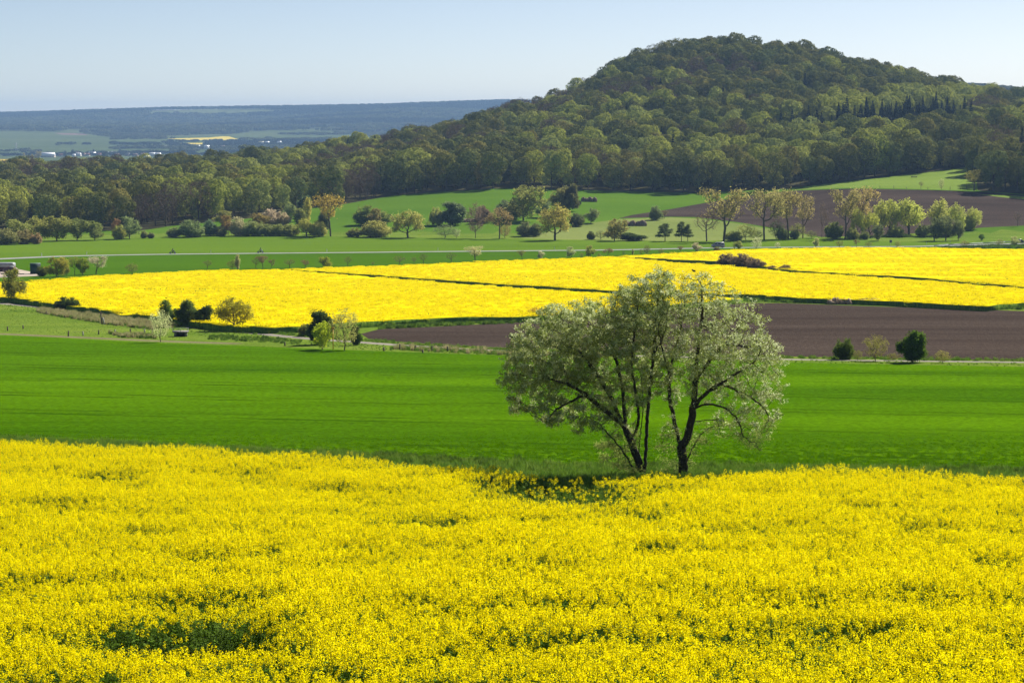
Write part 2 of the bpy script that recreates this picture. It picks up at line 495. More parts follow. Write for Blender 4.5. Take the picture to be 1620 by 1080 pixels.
for k, nme in enumerate(order):
    P = R[nme]; mn = P.min(0); mx = P.max(0)
    sel = np.where((cen[:, 0] >= mn[0]) & (cen[:, 0] <= mx[0]) & (cen[:, 1] >= mn[1]) & (cen[:, 1] <= mx[1]))[0]
    ins = inside(P, cen[sel, 0], cen[sel, 1])
    reg[sel[ins]] = k

# ground materials
def ground_mat(name, c0, c1, sc=.05, stretch=(1, 1, 1), rot=0, fine=4.0, fvar=.25, bstr=.6, bdist=.15, lines=None, transl=0.0, stops=None):
    m, nt, out = new_mat(name)
    v = coords(nt, stretch, (0, 0, rot))
    f = noise(nt, v, sc, 5, .6)
    col = ramp(nt, f, stops or [(.32, c0), (.68, c1)])
    v2 = coords(nt)
    f2 = noise(nt, v2, fine, 3, .7)
    col = mix(nt, col, ramp(nt, f2, [(.3, g(1 - fvar)), (.7, g(1 + fvar))]), 1.0, 'MULTIPLY')
    if lines:
        period, lrot, lcol, amount, width = lines
        v3 = coords(nt, (1, 1, 1), (0, 0, lrot))
        sx = N(nt, 'ShaderNodeSeparateXYZ'); nt.links.new(v3, sx.inputs[0])
        wob = noise(nt, v2, .03, 2)
        a = N(nt, 'ShaderNodeMath', operation='MULTIPLY_ADD'); nt.links.new(wob, a.inputs[0]); a.inputs[1].default_value = 2.0; nt.links.new(sx.outputs[1], a.inputs[2])
        b = N(nt, 'ShaderNodeMath', operation='DIVIDE'); nt.links.new(a.outputs[0], b.inputs[0]); b.inputs[1].default_value = period
        c = N(nt, 'ShaderNodeMath', operation='FRACT'); nt.links.new(b.outputs[0], c.inputs[0])
        w = width / period
        lr = ramp(nt, c.outputs[0], [(0, g(0)), (.45 - w, g(0)), (.45, g(1)), (.45 + w, g(.1)), (.45 + 3 * w, g(0)), (.45 + 4 * w, g(1)), (.45 + 5 * w, g(0)), (1, g(0))])
        brk = noise(nt, coords(nt, (.6, 2.0, 1), (0, 0, lrot)), .14, 4, .7)
        br = ramp(nt, brk, [(.42, g(0)), (.62, g(amount))])
        mk = mix(nt, lr, br, 1.0, 'MULTIPLY')
        col = mix(nt, col, lcol, mk)
    finish(nt, out, col, .95, bump=f2, bstr=bstr, bdist=bdist, spec=0.0, transl=transl)
    return m

M = {}
M['meadow'] = ground_mat('meadow grass', (.085, .15, .015), (.15, .21, .03), .10, (.4, 1, 1), 0, 2.5, .45)
M['green_field'] = ground_mat('young wheat', (.036, .098, .0008), (.084, .182, .001), .05, (.16, 1, 1), .34, 2.4, .42, .8, .12, lines=(19, .34, (.016, .05, .001), 1.0, .9))
M['ploughed'] = ground_mat('ploughed soil', (.044, .033, .027), (.080, .061, .050), .05, (.2, 1, 1), .3, 2.2, .42, 1.0, .3, lines=(9, .3, (.038, .024, .017), .45, .6))
M['lane'] = ground_mat('pale concrete lane', (.20, .185, .155), (.28, .255, .22), .3, (1, 1, 1), 0, 2, .15, .2, .02)
M['track'] = ground_mat('gravel field track', (.14, .125, .07), (.20, .175, .11), .2, (1, 1, 1), 0, 1.5, .25, .3, .05)
M['road'] = ground_mat('worn asphalt', (.24, .24, .25), (.30, .30, .31), .2, (1, 1, 1), 0, 2, .08, .1, .02)
M['far_green'] = ground_mat('light young barley', (.080, .148, .010), (.112, .188, .014), .012, (.35, 1, 1), .05, .8, .12, .6, .15, lines=(24, .03, (.08, .18, .03), .4, .9))
M['middle_green'] = ground_mat('deep green wheat', (.044, .108, .003), (.062, .138, .004), .015, (.35, 1, 1), .05, .8, .14, .6, .15)
M['pale_field'] = ground_mat('pale grass field', (.14, .185, .045), (.19, .23, .065), .02, (.35, 1, 1), .05, .8, .14, .6, .15)
M['pasture'] = ground_mat('sunny pasture', (.13, .20, .03), (.175, .25, .045), .02, (.35, 1, 1), .1, .6, .14, .6, .15)
M['upper_meadow'] = ground_mat('fresh hillside meadow', (.062, .132, .010), (.092, .172, .015), .015, (.3, 1, 1), .1, .6, .12, .5, .15, lines=(18, .12, (.06, .16, .03), .4, 1.0))
M['forest_floor'] = ground_mat('leaf litter', (.05, .045, .025), (.08, .08, .035), .05, (1, 1, 1), 0, .8, .3)
M['yard'] = ground_mat('dusty farmyard', (.36, .30, .25), (.48, .42, .36), .1, (1, 1, 1), 0, 1, .2)
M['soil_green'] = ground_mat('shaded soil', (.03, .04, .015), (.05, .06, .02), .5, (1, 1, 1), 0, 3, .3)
M['far_clearing'] = ground_mat('distant clearing', (.07, .09, .035), (.11, .13, .05), .002, (.4, 1, 1), 0, .02, .3)
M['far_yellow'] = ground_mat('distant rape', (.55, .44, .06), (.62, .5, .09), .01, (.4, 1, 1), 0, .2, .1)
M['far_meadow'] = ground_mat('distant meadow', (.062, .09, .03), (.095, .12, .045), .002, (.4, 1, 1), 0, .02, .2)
M['far_brown'] = ground_mat('distant soil', (.16, .11, .09), (.2, .14, .12), .004)

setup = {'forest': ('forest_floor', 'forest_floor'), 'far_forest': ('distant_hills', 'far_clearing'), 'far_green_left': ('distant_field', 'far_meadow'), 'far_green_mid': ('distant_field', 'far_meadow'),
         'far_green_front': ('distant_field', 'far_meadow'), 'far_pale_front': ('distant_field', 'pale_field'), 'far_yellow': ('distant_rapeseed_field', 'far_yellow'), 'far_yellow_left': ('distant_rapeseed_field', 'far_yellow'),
         'far_yellow_small': ('distant_rapeseed_field', 'far_yellow'), 'far_brown': ('distant_ploughed_field', 'far_brown'), 'middle_green': ('wheat_field', 'middle_green'), 'far_green': ('barley_field', 'far_green'),
         'pale_field': ('pale_grass_field', 'pale_field'), 'ploughed_far': ('ploughed_field', 'ploughed'), 'pasture': ('pasture', 'pasture'), 'right_strip': ('grass_strip', 'pasture'), 'farmyard': ('farmyard_ground', 'yard'),
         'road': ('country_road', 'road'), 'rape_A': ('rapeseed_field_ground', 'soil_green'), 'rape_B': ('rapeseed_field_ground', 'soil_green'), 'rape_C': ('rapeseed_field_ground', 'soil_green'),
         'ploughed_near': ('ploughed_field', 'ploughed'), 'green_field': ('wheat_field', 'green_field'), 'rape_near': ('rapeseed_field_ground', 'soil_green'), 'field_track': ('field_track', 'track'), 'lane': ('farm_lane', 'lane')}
def region_obj(name, sel, mat):
    f = gf[sel]
    used, inv = np.unique(f.ravel(), return_inverse=True)
    me = mesh_np(name, GV[used], inv.reshape(-1, 3), [mat], smooth=True)
    return tag(obj(name, me), kind='structure')
for k, nme in enumerate(order):
    sel = reg == k
    if sel.any(): region_obj(setup[nme][0], sel, M[setup[nme][1]])
rest = reg == -1
up = rest & (cen[:, 1] > 830) & (cen[:, 1] < 1500)
region_obj('hillside_meadow', up, M['upper_meadow'])
farr = rest & (cen[:, 1] >= 1500)
region_obj('distant_plain', farr, M['far_meadow'])
region_obj('ground', rest & ~up & ~farr, M['meadow'])

# ------------------------------------------------------------------ far rape fields: a crop canopy with its own height
def crop_mat():
    m, nt, out = new_mat('flowering rape canopy')
    v = coords(nt, (.10, 1, 1), (0, 0, .10))
    f = noise(nt, v, .30, 6, .72)
    v2 = coords(nt)
    fp = noise(nt, coords(nt, (.22, 1, 1), (0, 0, .1)), .05, 3, .6)
    a = N(nt, 'ShaderNodeMath', operation='MULTIPLY_ADD'); nt.links.new(fp, a.inputs[0]); a.inputs[1].default_value = .55; nt.links.new(f, a.inputs[2])
    col = ramp(nt, a.outputs[0], [(.50, (.15, .19, .008)), (.56, (.44, .40, .004)), (.60, (.74, .64, .001)), (1, (.82, .71, .001))])
    f2 = noise(nt, v2, 1.6, 3, .75)
    col = mix(nt, col, ramp(nt, f2, [(.28, (.78, .78, .7)), (.6, g(1.05))]), 1.0, 'MULTIPLY')
    finish(nt, out, col, .9, bump=f2, bstr=.5, bdist=.15, spec=0.0, transl=.12)
    return m
def side_mat():
    m, nt, out = new_mat('rape stems at field edge')
    f = noise(nt, coords(nt, (1, 1, .5)), 2.0, 4, .7)
    col = ramp(nt, f, [(.35, (.07, .14, .015)), (.6, (.14, .23, .03)), (.78, (.5, .42, .02))])
    finish(nt, out, col, .9, bump=f, bstr=1, bdist=.3, spec=0.0)
    return m
M['crop'] = crop_mat(); M['crop_side'] = side_mat()
def crop_field(name, P, label):
    # smooth grid clipped by constrained triangulation, raised above the ground, with skirts
    P = np.array(P)
    # refine boundary
    B = []
    for i in range(len(P)):
        a, b = P[i], P[(i + 1) % len(P)]
        n = max(1, int(np.linalg.norm(b - a) / 3.0))
        for q in range(n): B.append(a + (b - a) * q / n)
    B = np.array(B)
    B += (np.stack([vnoise(B[:, 0], B[:, 1], 2.5, 11), vnoise(B[:, 0], B[:, 1], 2.5, 12)], 1) - .5) * .8
    mn = B.min(0); mx = B.max(0)
    gp = []
    yv = mn[1]
    while yv < mx[1]:
        st = 2.4 * max(1, yv / 420)
        xs = np.arange(mn[0], mx[0], st * 1.6)
        xs = xs[np.abs(xs) < .31 * yv]
        gp.append(np.stack([xs + rng.uniform(-.6, .6, len(xs)), np.full(len(xs), yv) + rng.uniform(-.6, .6, len(xs))], 1))
        yv += st
    gp = np.vstack(gp)
    gp = gp[inside(B, gp[:, 0], gp[:, 1])]
    allp = np.vstack([B, gp])
    cv, ce, cf, _, _, _ = mgeo.delaunay_2d_cdt([Vector(p) for p in allp], [(q, (q + 1) % len(B)) for q in range(len(B))], [], 0, 1e-4)
    v = np.array([(p.x, p.y) for p in cv]); f = np.array(cf, dtype=np.int64)
    c = v[f].mean(1)
    f = f[inside(B, c[:, 0], c[:, 1])]
    # dents where the crop is thin or flattened
    n1 = vnoise(v[:, 0] * .25, v[:, 1], 5, 21); n2 = vnoise(v[:, 0] * .15, v[:, 1], 14, 22)
    dent = np.clip((n1 * .5 + n2 * .6) - .74, 0, 1) * 2.2
    z = zt(v[:, 0], v[:, 1]) + CROP - .16 + (vnoise(v[:, 0], v[:, 1], 3, 23) - .5) * .28 - np.minimum(dent, .7)
    top = np.column_stack([v, z])
    # skirts
    e = np.vstack([f[:, [0, 1]], f[:, [1, 2]], f[:, [2, 0]]])
    es = np.sort(e, axis=1)
    _, idx, cnt = np.unique(es, axis=0, return_index=True, return_counts=True)
    be = e[idx[cnt == 1]]
    nb = len(top)
    bot = top.copy(); bot[:, 2] = zt(v[:, 0], v[:, 1]) - .1
    sk = np.stack([be[:, 1], be[:, 0], be[:, 0] + nb, be[:, 1] + nb], 1)
    V = np.vstack([top, bot])
    used, inv = np.unique(np.concatenate([f.ravel(), sk.ravel()]), return_inverse=True)
    f_ = inv[:f.size].reshape(-1, 3); sk_ = inv[f.size:].reshape(-1, 4)
    me = mesh_np(name, V[used], [f_, sk_], [M['crop'], M['crop_side']], np.concatenate([np.zeros(len(f_)), np.ones(len(sk_))]))
    return tag(obj(name, me), label, 'rapeseed crop', kind='stuff')
crop_field('rapeseed_crop', R['rape_A'], 'yellow flowering rapeseed below the long dark gap, ending at the farm lane')
crop_field('rapeseed_crop', R['rape_B'], 'yellow flowering rapeseed between the two long dark gaps')
crop_field('rapeseed_crop', R['rape_C'], 'yellow flowering rapeseed with thin green patches nearest the far road')

# ------------------------------------------------------------------ instancing helper for uncountable stuff
def gn_scatter(name, locs, rots, scls, idx, protos, label, cat):
    coll = bpy.data.collections.new(name + '_source')
    for k, p in enumerate(protos):
        p.name = 'source_%02d_' % k + p.name if not p.name.startswith('source_') else p.name
        coll.objects.link(p)
    me = bpy.data.meshes.new(name)
    locs = np.asarray(locs, np.float32)
    me.vertices.add(len(locs)); me.vertices.foreach_set('co', locs.ravel())
    a = me.attributes.new('rot', 'FLOAT_VECTOR', 'POINT'); a.data.foreach_set('vector', np.asarray(rots, np.float32).ravel())
    a = me.attributes.new('scl', 'FLOAT_VECTOR', 'POINT'); a.data.foreach_set('vector', np.asarray(scls, np.float32).ravel())
    a = me.attributes.new('idx', 'INT', 'POINT'); a.data.foreach_set('value', np.asarray(idx, np.int32))
    o = obj(name, me)
    ng = bpy.data.node_groups.new(name, 'GeometryNodeTree')
    ng.interface.new_socket(name='Geometry', in_out='INPUT', socket_type='NodeSocketGeometry')
    ng.interface.new_socket(name='Geometry', in_out='OUTPUT', socket_type='NodeSocketGeometry')
    gi = ng.nodes.new('NodeGroupInput'); go = ng.nodes.new('NodeGroupOutput')
    m2p = ng.nodes.new('GeometryNodeMeshToPoints')
    iop = ng.nodes.new('GeometryNodeInstanceOnPoints')
    ci = ng.nodes.new('GeometryNodeCollectionInfo')
    ci.inputs['Collection'].default_value = coll
    ci.inputs['Separate Children'].default_value = True
    ci.inputs['Reset Children'].default_value = True
    iop.inputs['Pick Instance'].default_value = True
    def attr(nm, dt):
        n = ng.nodes.new('GeometryNodeInputNamedAttribute'); n.data_type = dt; n.inputs['Name'].default_value = nm
        return n.outputs[0]
    L = ng.links.new
    L(gi.outputs[0], iop.inputs['Points'])
    L(ci.outputs[0], iop.inputs['Instance'])
    L(attr('idx', 'INT'), iop.inputs['Instance Index'])
    e2r = ng.nodes.new('FunctionNodeEulerToRotation')
    L(attr('rot', 'FLOAT_VECTOR'), e2r.inputs[0]); L(e2r.outputs[0], iop.inputs['Rotation'])
    L(attr('scl', 'FLOAT_VECTOR'), iop.inputs['Scale'])
    L(iop.outputs[0], go.inputs[0])
    ng.nodes.remove(m2p)
    md = o.modifiers.new('scatter', 'NODES'); md.node_group = ng
    return tag(o, label, cat, kind='stuff')

# ------------------------------------------------------------------ vegetation building
def quads(c, nrm, size, aspect=.6, jit=None):
    """leaf quads: centres (n,3), normals (n,3), size (n,)"""
    n = len(c)
    nrm = nrm / (np.linalg.norm(nrm, axis=1)[:, None] + 1e-9)
    r = rng.normal(size=(n, 3))
    a = np.cross(nrm, r); a /= np.linalg.norm(a, axis=1)[:, None] + 1e-9
    b = np.cross(nrm, a)
    s = np.asarray(size)[:, None] * .5
    w = s * aspect
    fold = nrm * s * .25
    v = np.stack([c - a * s, c - b * w + fold, c + a * s, c + b * w + fold], 1).reshape(-1, 3)
    f = np.arange(n * 4).reshape(-1, 4)
    return v, f

def colonize(attr, nodes, parent, step, kill, infl, iters=150, grav=0.0, jitter=.15, cap=9000):
    nodes = [np.array(p, float) for p in nodes]; parent = list(parent)
    A = np.array(attr, float)
    base = np.array(nodes)
    dist = np.full(len(A), 1e9); near = np.zeros(len(A), int)
    for i in range(0, len(base), 200):
        d = np.linalg.norm(A[:, None] - base[None, i:i + 200], axis=2)
        j = d.argmin(1); dd = d[np.arange(len(A)), j]
        u = dd < dist; dist[u] = dd[u]; near[u] = j[u] + i
    for it in range(iters):
        act = dist < infl
        if not act.any(): break
        ids = near[act]; vec = A[act] - np.array(nodes)[ids]
        vec /= np.linalg.norm(vec, axis=1)[:, None] + 1e-9
        un, inv = np.unique(ids, return_inverse=True)
        s = np.zeros((len(un), 3)); np.add.at(s, inv, vec)
        s /= np.linalg.norm(s, axis=1)[:, None] + 1e-9
        s += rng.normal(size=s.shape) * jitter; s[:, 2] -= grav
        s /= np.linalg.norm(s, axis=1)[:, None] + 1e-9
        P = np.array(nodes)
        new = P[un] + s * step
        b0 = len(nodes)
        nodes.extend(list(new)); parent.extend(un.tolist())
        for i in range(0, len(new), 300):
            d = np.linalg.norm(A[:, None] - new[None, i:i + 300], axis=2)
            j = d.argmin(1); dd = d[np.arange(len(A)), j]
            u = dd < dist; dist[u] = dd[u]; near[u] = j[u] + b0 + i
        keep = dist > kill
        A = A[keep]; dist = dist[keep]; near = near[keep]
        if len(A) == 0 or len(nodes) > cap: break
    return np.array(nodes), np.array(parent)

def radii(nodes, parent, tip, expo=2.3, rmax=None):
    n = len(nodes)
    s = np.zeros(n); kids = np.zeros(n, int)
    for i in range(n - 1, 0, -1):
        if s[i] == 0: s[i] = tip ** expo
        if parent[i] >= 0: s[parent[i]] += s[i]; kids[parent[i]] += 1
    if s[0] == 0: s[0] = tip ** expo
    r = s ** (1 / expo)
    if rmax: r = r * (rmax / r[0]) ** np.clip(np.log(r / tip) / math.log(max(r[0] / tip, 1.01)), 0, 1)
    return r, kids

def tubes(nodes, parent, r, k=5, rmin=0.0, rough=0.0):
    n = len(nodes)
    dirs = np.zeros((n, 3)); dirs[0] = (0, 0, 1)
    dv = nodes[1:] - nodes[parent[1:]]
    dirs[1:] = dv / (np.linalg.norm(dv, axis=1)[:, None] + 1e-9)
    main = {}
    for i in range(1, n):
        p = parent[i]
        if p not in main or r[i] > r[main[p]]: main[p] = i
    frame = np.zeros((n, 3)); frame[0] = (1, 0, 0)
    V = []; Fq = []; ring = {}
    t = np.arange(k) * 2 * math.pi / k
    def add_ring(c, d, a, rad):
        b = np.cross(d, a)
        rr = rad * (1 + (rng.normal(size=k) * rough if rough else 0))
        V.append(c + (np.cos(t) * rr)[:, None] * a + (np.sin(t) * rr)[:, None] * b)
        return (len(V) - 1) * k
    ring[0] = add_ring(nodes[0], dirs[0], frame[0], r[0])
    for i in range(1, n):
        p = parent[i]
        d = dirs[i]
        a = frame[p] - d * np.dot(frame[p], d)
        l = np.linalg.norm(a)
        a = a / l if l > 1e-4 else np.cross(d, [0, 1, .1]) / np.linalg.norm(np.cross(d, [0, 1, .1]))
        frame[i] = a
        if r[i] < rmin: ring[i] = None; continue
        if p < 0: ring[i] = add_ring(nodes[i], d, a, r[i]); continue
        if main.get(p) == i and ring.get(p) is not None: r0 = ring[p]
        else: r0 = add_ring(nodes[p], d, a, r[i] * 1.15)
        r1 = add_ring(nodes[i], d, a, r[i])
        ring[i] = r1
        for q in range(k): Fq.append((r0 + q, r0 + (q + 1) % k, r1 + (q + 1) % k, r1 + q))
    return np.vstack(V), np.array(Fq)

def ell_points(n, c, r, shell=0.0):
    p = rng.normal(size=(n, 3)); p /= np.linalg.norm(p, axis=1)[:, None]
    u = rng.uniform(shell ** 3, 1, n) ** (1 / 3)
    return p * u[:, None] * np.array(r) + np.array(c)

BARK = plain('weathered bark', (.085, .065, .05), .95, .1, nscale=3.0, var=.45)
BARK_FAR = plain('grey brown bark', (.11, .09, .07), .95, .1, nscale=.7, var=.35)

def lobed(n, c, r, r0, r1, per):
    out = []
    for k in range(n):
        d = rng.normal(size=3); d /= np.linalg.norm(d)
        d *= rng.uniform(.65, 1.05)
        rr_ = rng.uniform(r0, r1)
        out.append(ell_points(per, np.array(c) + d * np.array(r), (rr_, rr_, rr_ * .85), .2))
    return np.vstack(out)

def make_tree_proto(kind, seed):
    """unit tree about 10 m tall; returns (trunk_mesh, crown_mesh)"""
    global rng
    keep = rng; rng = np.random.default_rng(seed)
    rmax = .20; leaf = .42; perl = 12; roots = [(0, 0, 0)]; par = [-1]
    if kind == 'open':        # tall tree, trunk and limbs showing, light crown
        A = lobed(9, (0, 0, 6.6), (3.4, 3.4, 2.6), 1.2, 2.0, 42)
        stem = [(0, 0, 0), (.05, 0, .8), (.1, 0.05, 1.5), (.2, 0, 2.1)]; leaf = .30; perl = 8
    elif kind == 'willow':    # several limbs leaving low, lumpy crown
        cs = [(-2.4, 0, 6.6, 1.9), (0, .6, 8.0, 2.0), (2.3, -.4, 6.9, 1.9), (.2, -1.8, 5.6, 2.0), (-1.3, 1.6, 7.0, 1.7), (2.6, -1.2, 3.4, 1.3), (-2.2, 1.2, 3.6, 1.3), (3.1, .8, 5.0, 1.4), (-3.2, -.5, 4.6, 1.4), (1.2, 1.9, 5.4, 1.5)]
        A = np.vstack([ell_points(60, c[:3], (c[3],) * 3, .3) for c in cs])
        stem = [(0, 0, 0), (0, 0, .5), (.05, 0, .9)]; rmax = .25; leaf = .36; perl = 11
    elif kind == 'round':     # full round crown, short trunk
        A = np.vstack([lobed(12, (0, 0, 5.2), (3.6, 3.6, 3.8), 1.2, 2.1, 36), ell_points(80, (0, 0, 4.5), (3, 3, 3), .2)])
        A = A[A[:, 2] > .6]; stem = [(0, 0, 0), (0, 0, .5), (0, .05, 1.0)]; leaf = .40; perl = 12
    elif kind == 'bush':      # leafy from the ground
        cs = [(0, 0, 5.2, 4.4), (-2.5, .5, 3.6, 3.2), (2.6, -.3, 3.4, 3.1), (.3, -2, 3.4, 3.0), (.5, 2.4, 3.8, 3.1)]
        A = np.vstack([ell_points(110, c[:3], (c[3],) * 3, .55) for c in cs]); A = A[A[:, 2] > .3]
        stem = [(0, 0, 0), (0, 0, .5)]; leaf = .5; perl = 15; rmax = .16
    elif kind == 'dense':     # dark, very full
        A = np.vstack([lobed(13, (0, 0, 5.4), (3.2, 3.2, 4.0), 1.0, 1.9, 34), ell_points(130, (0, 0, 4.2), (3.2, 3.2, 3.9), .5)]); A = A[A[:, 2] > .4]
        stem = [(0, 0, 0), (0, 0, .5), (0, 0, 1)]; leaf = .52; perl = 24; rmax = .18
    elif kind == 'column':
        A = ell_points(260, (0, 0, 5.3), (1.5, 1.5, 4.8), .2); A = A[A[:, 2] > .6]
        stem = [(0, 0, 0), (0, 0, .6), (0, 0, 1.2)]; leaf = .4; perl = 20; rmax = .2
    elif kind == 'bare':      # hardly any leaf
        A = np.vstack([ell_points(200, (0, 0, 6.6), (3.8, 3.8, 3.3), .2)])
        stem = [(0, 0, 0), (0, 0, .7), (.1, 0, 1.4), (.15, 0, 2.1)]; leaf = .22; perl = 3; rmax = .2
    elif kind == 'wispy':     # thin upright stems with a little leaf
        A = ell_points(240, (0, 0, 5.6), (3.4, 3.4, 4.3), .1); A = A[A[:, 2] > 1.0]
        stem = [(0, 0, 0), (0, 0, .3)]; leaf = .26; perl = 7; rmax = .12
    elif kind == 'layered':   # dark pine like, in shelves
        A = np.vstack([ell_points(46, (rng.uniform(-1, 1), rng.uniform(-1, 1), z), (r_, r_, .55), .1) for z, r_ in ((3.2, 3.6), (4.9, 3.8), (6.4, 3.2), (7.9, 2.6), (9.2, 1.5))])
        stem = [(0, 0, 0), (0, 0, 1.0), (0, 0, 2.0), (0.05, 0, 3), (0, 0, 4), (0, 0, 5), (0, 0, 6), (0, 0, 7), (0, 0, 8)]; leaf = .4; perl = 20
    nodes, parent = colonize(A, stem, [-1] + list(range(len(stem) - 1)), .42, .5, 7.0, 120, jitter=.18, cap=1500)
    r, kids = radii(nodes, parent, .03, 2.2, rmax)
    v, f = tubes(nodes, parent, r, 5, 0.0)
    tm = mesh_np('trunk', v, f, [BARK_FAR], smooth=True)
    sel = np.where(r < .075)[0]
    if kind in ('open',): sel = sel[nodes[sel][:, 2] > 4.0]
    if kind == 'bare': sel = sel[nodes[sel][:, 2] > 4.0]
    c = np.repeat(nodes[sel], perl, 0)
    c = c + rng.normal(size=c.shape) * (.30 if kind not in ('bush', 'dense') else .42)
    c = c[c[:, 2] > .15]
    ctr = np.array([0, 0, 5.0])
    out = (c - ctr); out /= np.linalg.norm(out, axis=1)[:, None] + 1e-6
    nr = out * .7 + rng.normal(size=c.shape) * .8
    cv_, cf_ = quads(c, nr, leaf * rng.uniform(.6, 1.3, len(c)), .7)
    rng = keep
    return tm, (cv_, cf_), kind

LEAF_COL = leaf_mat('spring leaves', None, .5, use_color=True, var_scale=.55)
protos = {}
for kd, seeds in {'open': 4, 'willow': 4, 'round': 3, 'bush': 4, 'dense': 3, 'column': 1, 'bare': 3, 'wispy': 3, 'layered': 2}.items():
    protos[kd] = []
    for s_ in range(seeds):
        tm, (cv_, cf_), _ = make_tree_proto(kd, 100 * len(protos) + s_)
        cm = mesh_np('crown', cv_, cf_, [LEAF_COL])
        wid = np.percentile(np.abs(cv_[:, :2]).max(1), 97) * 2
        hei = np.percentile(cv_[:, 2], 99.5)
        protos[kd].append((tm, cm, wid, hei))

def place_tree(name, kind, px, py, w, h, color, label, cat='tree', group=None, var=None, rz=None, dist=None):
    """stand a tree with its foot at photo pixel (px,py); w,h are its photo size"""
    if dist is None:
        p = proj(px, py)
    else:
        x = float(u_of(px, py)) * dist; p = np.array([x, dist, float(zt(x, dist))])
    mpp = p[1] / F * 1.006
    pr = protos[kind]
    tm, cm, wid, hei = pr[(var if var is not None else int(px * 7 + py * 3)) % len(pr)]
    sx = w * mpp / wid; sz = h * mpp / hei
    e = empty(name, (p[0], p[1], p[2] - .05), rz if rz is not None else (px * 1.7) % 6.28, (sx, sx, sz))
    tag(e, label, cat, group)
    t = obj('trunk', tm, e); c = obj('crown', cm, e)
    c.color = tuple(min(1, k_ * m2_ * (1.0 if max(color) < .45 else .9)) for k_, m2_ in zip(color, (1.42, 1.42, 1.05))) + (1,)
    return e

OL = (.20, .21, .06); YG = (.33, .36, .07); DG = (.10, .14, .04); GG = (.15, .19, .10); BR = (.21, .15, .09)
TAN = (.27, .235, .10); PALE = (.42, .45, .24); WH = (.62, .58, .50); PINK = (.42, .33, .30); ORG = (.33, .245, .065); MG = (.12, .19, .045); PUR = (.17, .125, .115)
T = place_tree

# --- along the farm lane, left
T('small_tree', 'round', 22, 478, 36, 53, OL, 'small olive tree on the lane verge at the left edge of the rapeseed')
T('round_bush', 'bush', 106, 490, 42, 20, (.06, .09, .025), 'low dark domed bush alone between the lane and yellow rapeseed', 'bush')
T('blossoming_tree', 'wispy', 254, 541, 34, 52, (.62, .66, .42), 'thin tree with whitish blossom standing beside the little culvert', rz=0)
T('slim_tree', 'column', 262, 512, 20, 38, MG, 'slim dark green tree at the end of the dark thicket by the lane')
T('thicket_bush', 'bush', 276, 513, 24, 24, MG, 'low green bush between the slim tree and the big dark thicket', 'bush')
T('thicket_bush', 'dense', 298, 516, 34, 41, DG, 'taller half of the dark thicket on the lane before yellow rapeseed', 'bush')
T('thicket_bush', 'dense', 321, 518, 28, 34, (.055, .085, .03), 'lower half of the dark thicket, nearer the open yellow green tree', 'bush')
T('open_tree', 'willow', 371, 523, 60, 53, (.30, .28, .04), 'open yellow green tree with spreading limbs against yellow rapeseed')
T('small_bush', 'bush', 404, 524, 14, 11, OL, 'small olive bush just right of the open yellow green tree', 'bush')
T('olive_bush', 'bush', 484, 532, 22, 20, (.16, .17, .06), 'rounded olive bush left of the dark bush at the lane bend', 'bush')
T('dark_bush', 'dense', 506, 545, 44, 53, (.06, .09, .03), 'big dark bush behind the bright yellow green tree at the lane', 'bush')
T('young_tree', 'round', 510, 553, 36, 45, (.36, .42, .04), 'bright yellow green young tree in front of the big dark bush')
T('pale_tree', 'wispy', 545, 554, 46, 66, (.36, .36, .14), 'tall pale thin tree beside the bright yellow green young tree')
T('dark_shrub', 'dense', 563, 546, 20, 30, (.07, .11, .03), 'dark shrub touching the ploughed field beside the pale thin tree', 'bush')
# --- right side of the lane
T('lane_bush', 'bush', 1335, 568, 32, 32, (.09, .13, .03), 'dark round bush on the lane at the left end of the row', 'bush')
T('lane_bush', 'wispy', 1357, 570, 15, 17, OL, 'tiny pale bush tucked against the dark round lane bush', 'bush')
T('lane_bush', 'wispy', 1385, 571, 38, 42, (.24, .23, .07), 'half bare olive bush before the brown field, many thin stems', 'bush')
T('lane_bush', 'wispy', 1413, 570, 22, 12, (.2, .2, .06), 'lowest sparse bush between the half bare one and tall dark one', 'bush')
T('lane_bush', 'dense', 1443, 573, 42, 50, (.08, .135, .022), 'tall dark ivy green bush, the largest beside the lane', 'bush')
T('lane_bush', 'wispy', 1491, 574, 26, 20, (.28, .26, .08), 'small yellowish bush at the right end of the lane row', 'bush')
T('dry_bush', 'wispy', 848, 503, 26, 18, (.40, .25, .05), 'dry orange bush at the rapeseed edge behind the big blossoming tree', 'bush')
# --- bushes inside the rape field
T('blackthorn_bush', 'bush', 1151, 422, 34, 20, PUR, 'left mound of the brown thicket inside the yellow rapeseed', 'bush')
T('blackthorn_bush', 'bush', 1174, 424, 36, 22, (.19, .14, .12), 'middle mound of the brown thicket inside the yellow rapeseed', 'bush')
T('blackthorn_bush', 'bush', 1196, 426, 30, 16, PUR, 'right mound of the brown thicket inside the yellow rapeseed', 'bush')
T('blackthorn_bush', 'bush', 1221, 429, 18, 9, (.22, .15, .1), 'lowest brown bush between the two thickets in rapeseed', 'bush')
T('blackthorn_bush', 'bush', 1242, 431, 24, 12, (.2, .15, .09), 'small brown bush standing apart at the gap in rapeseed', 'bush')
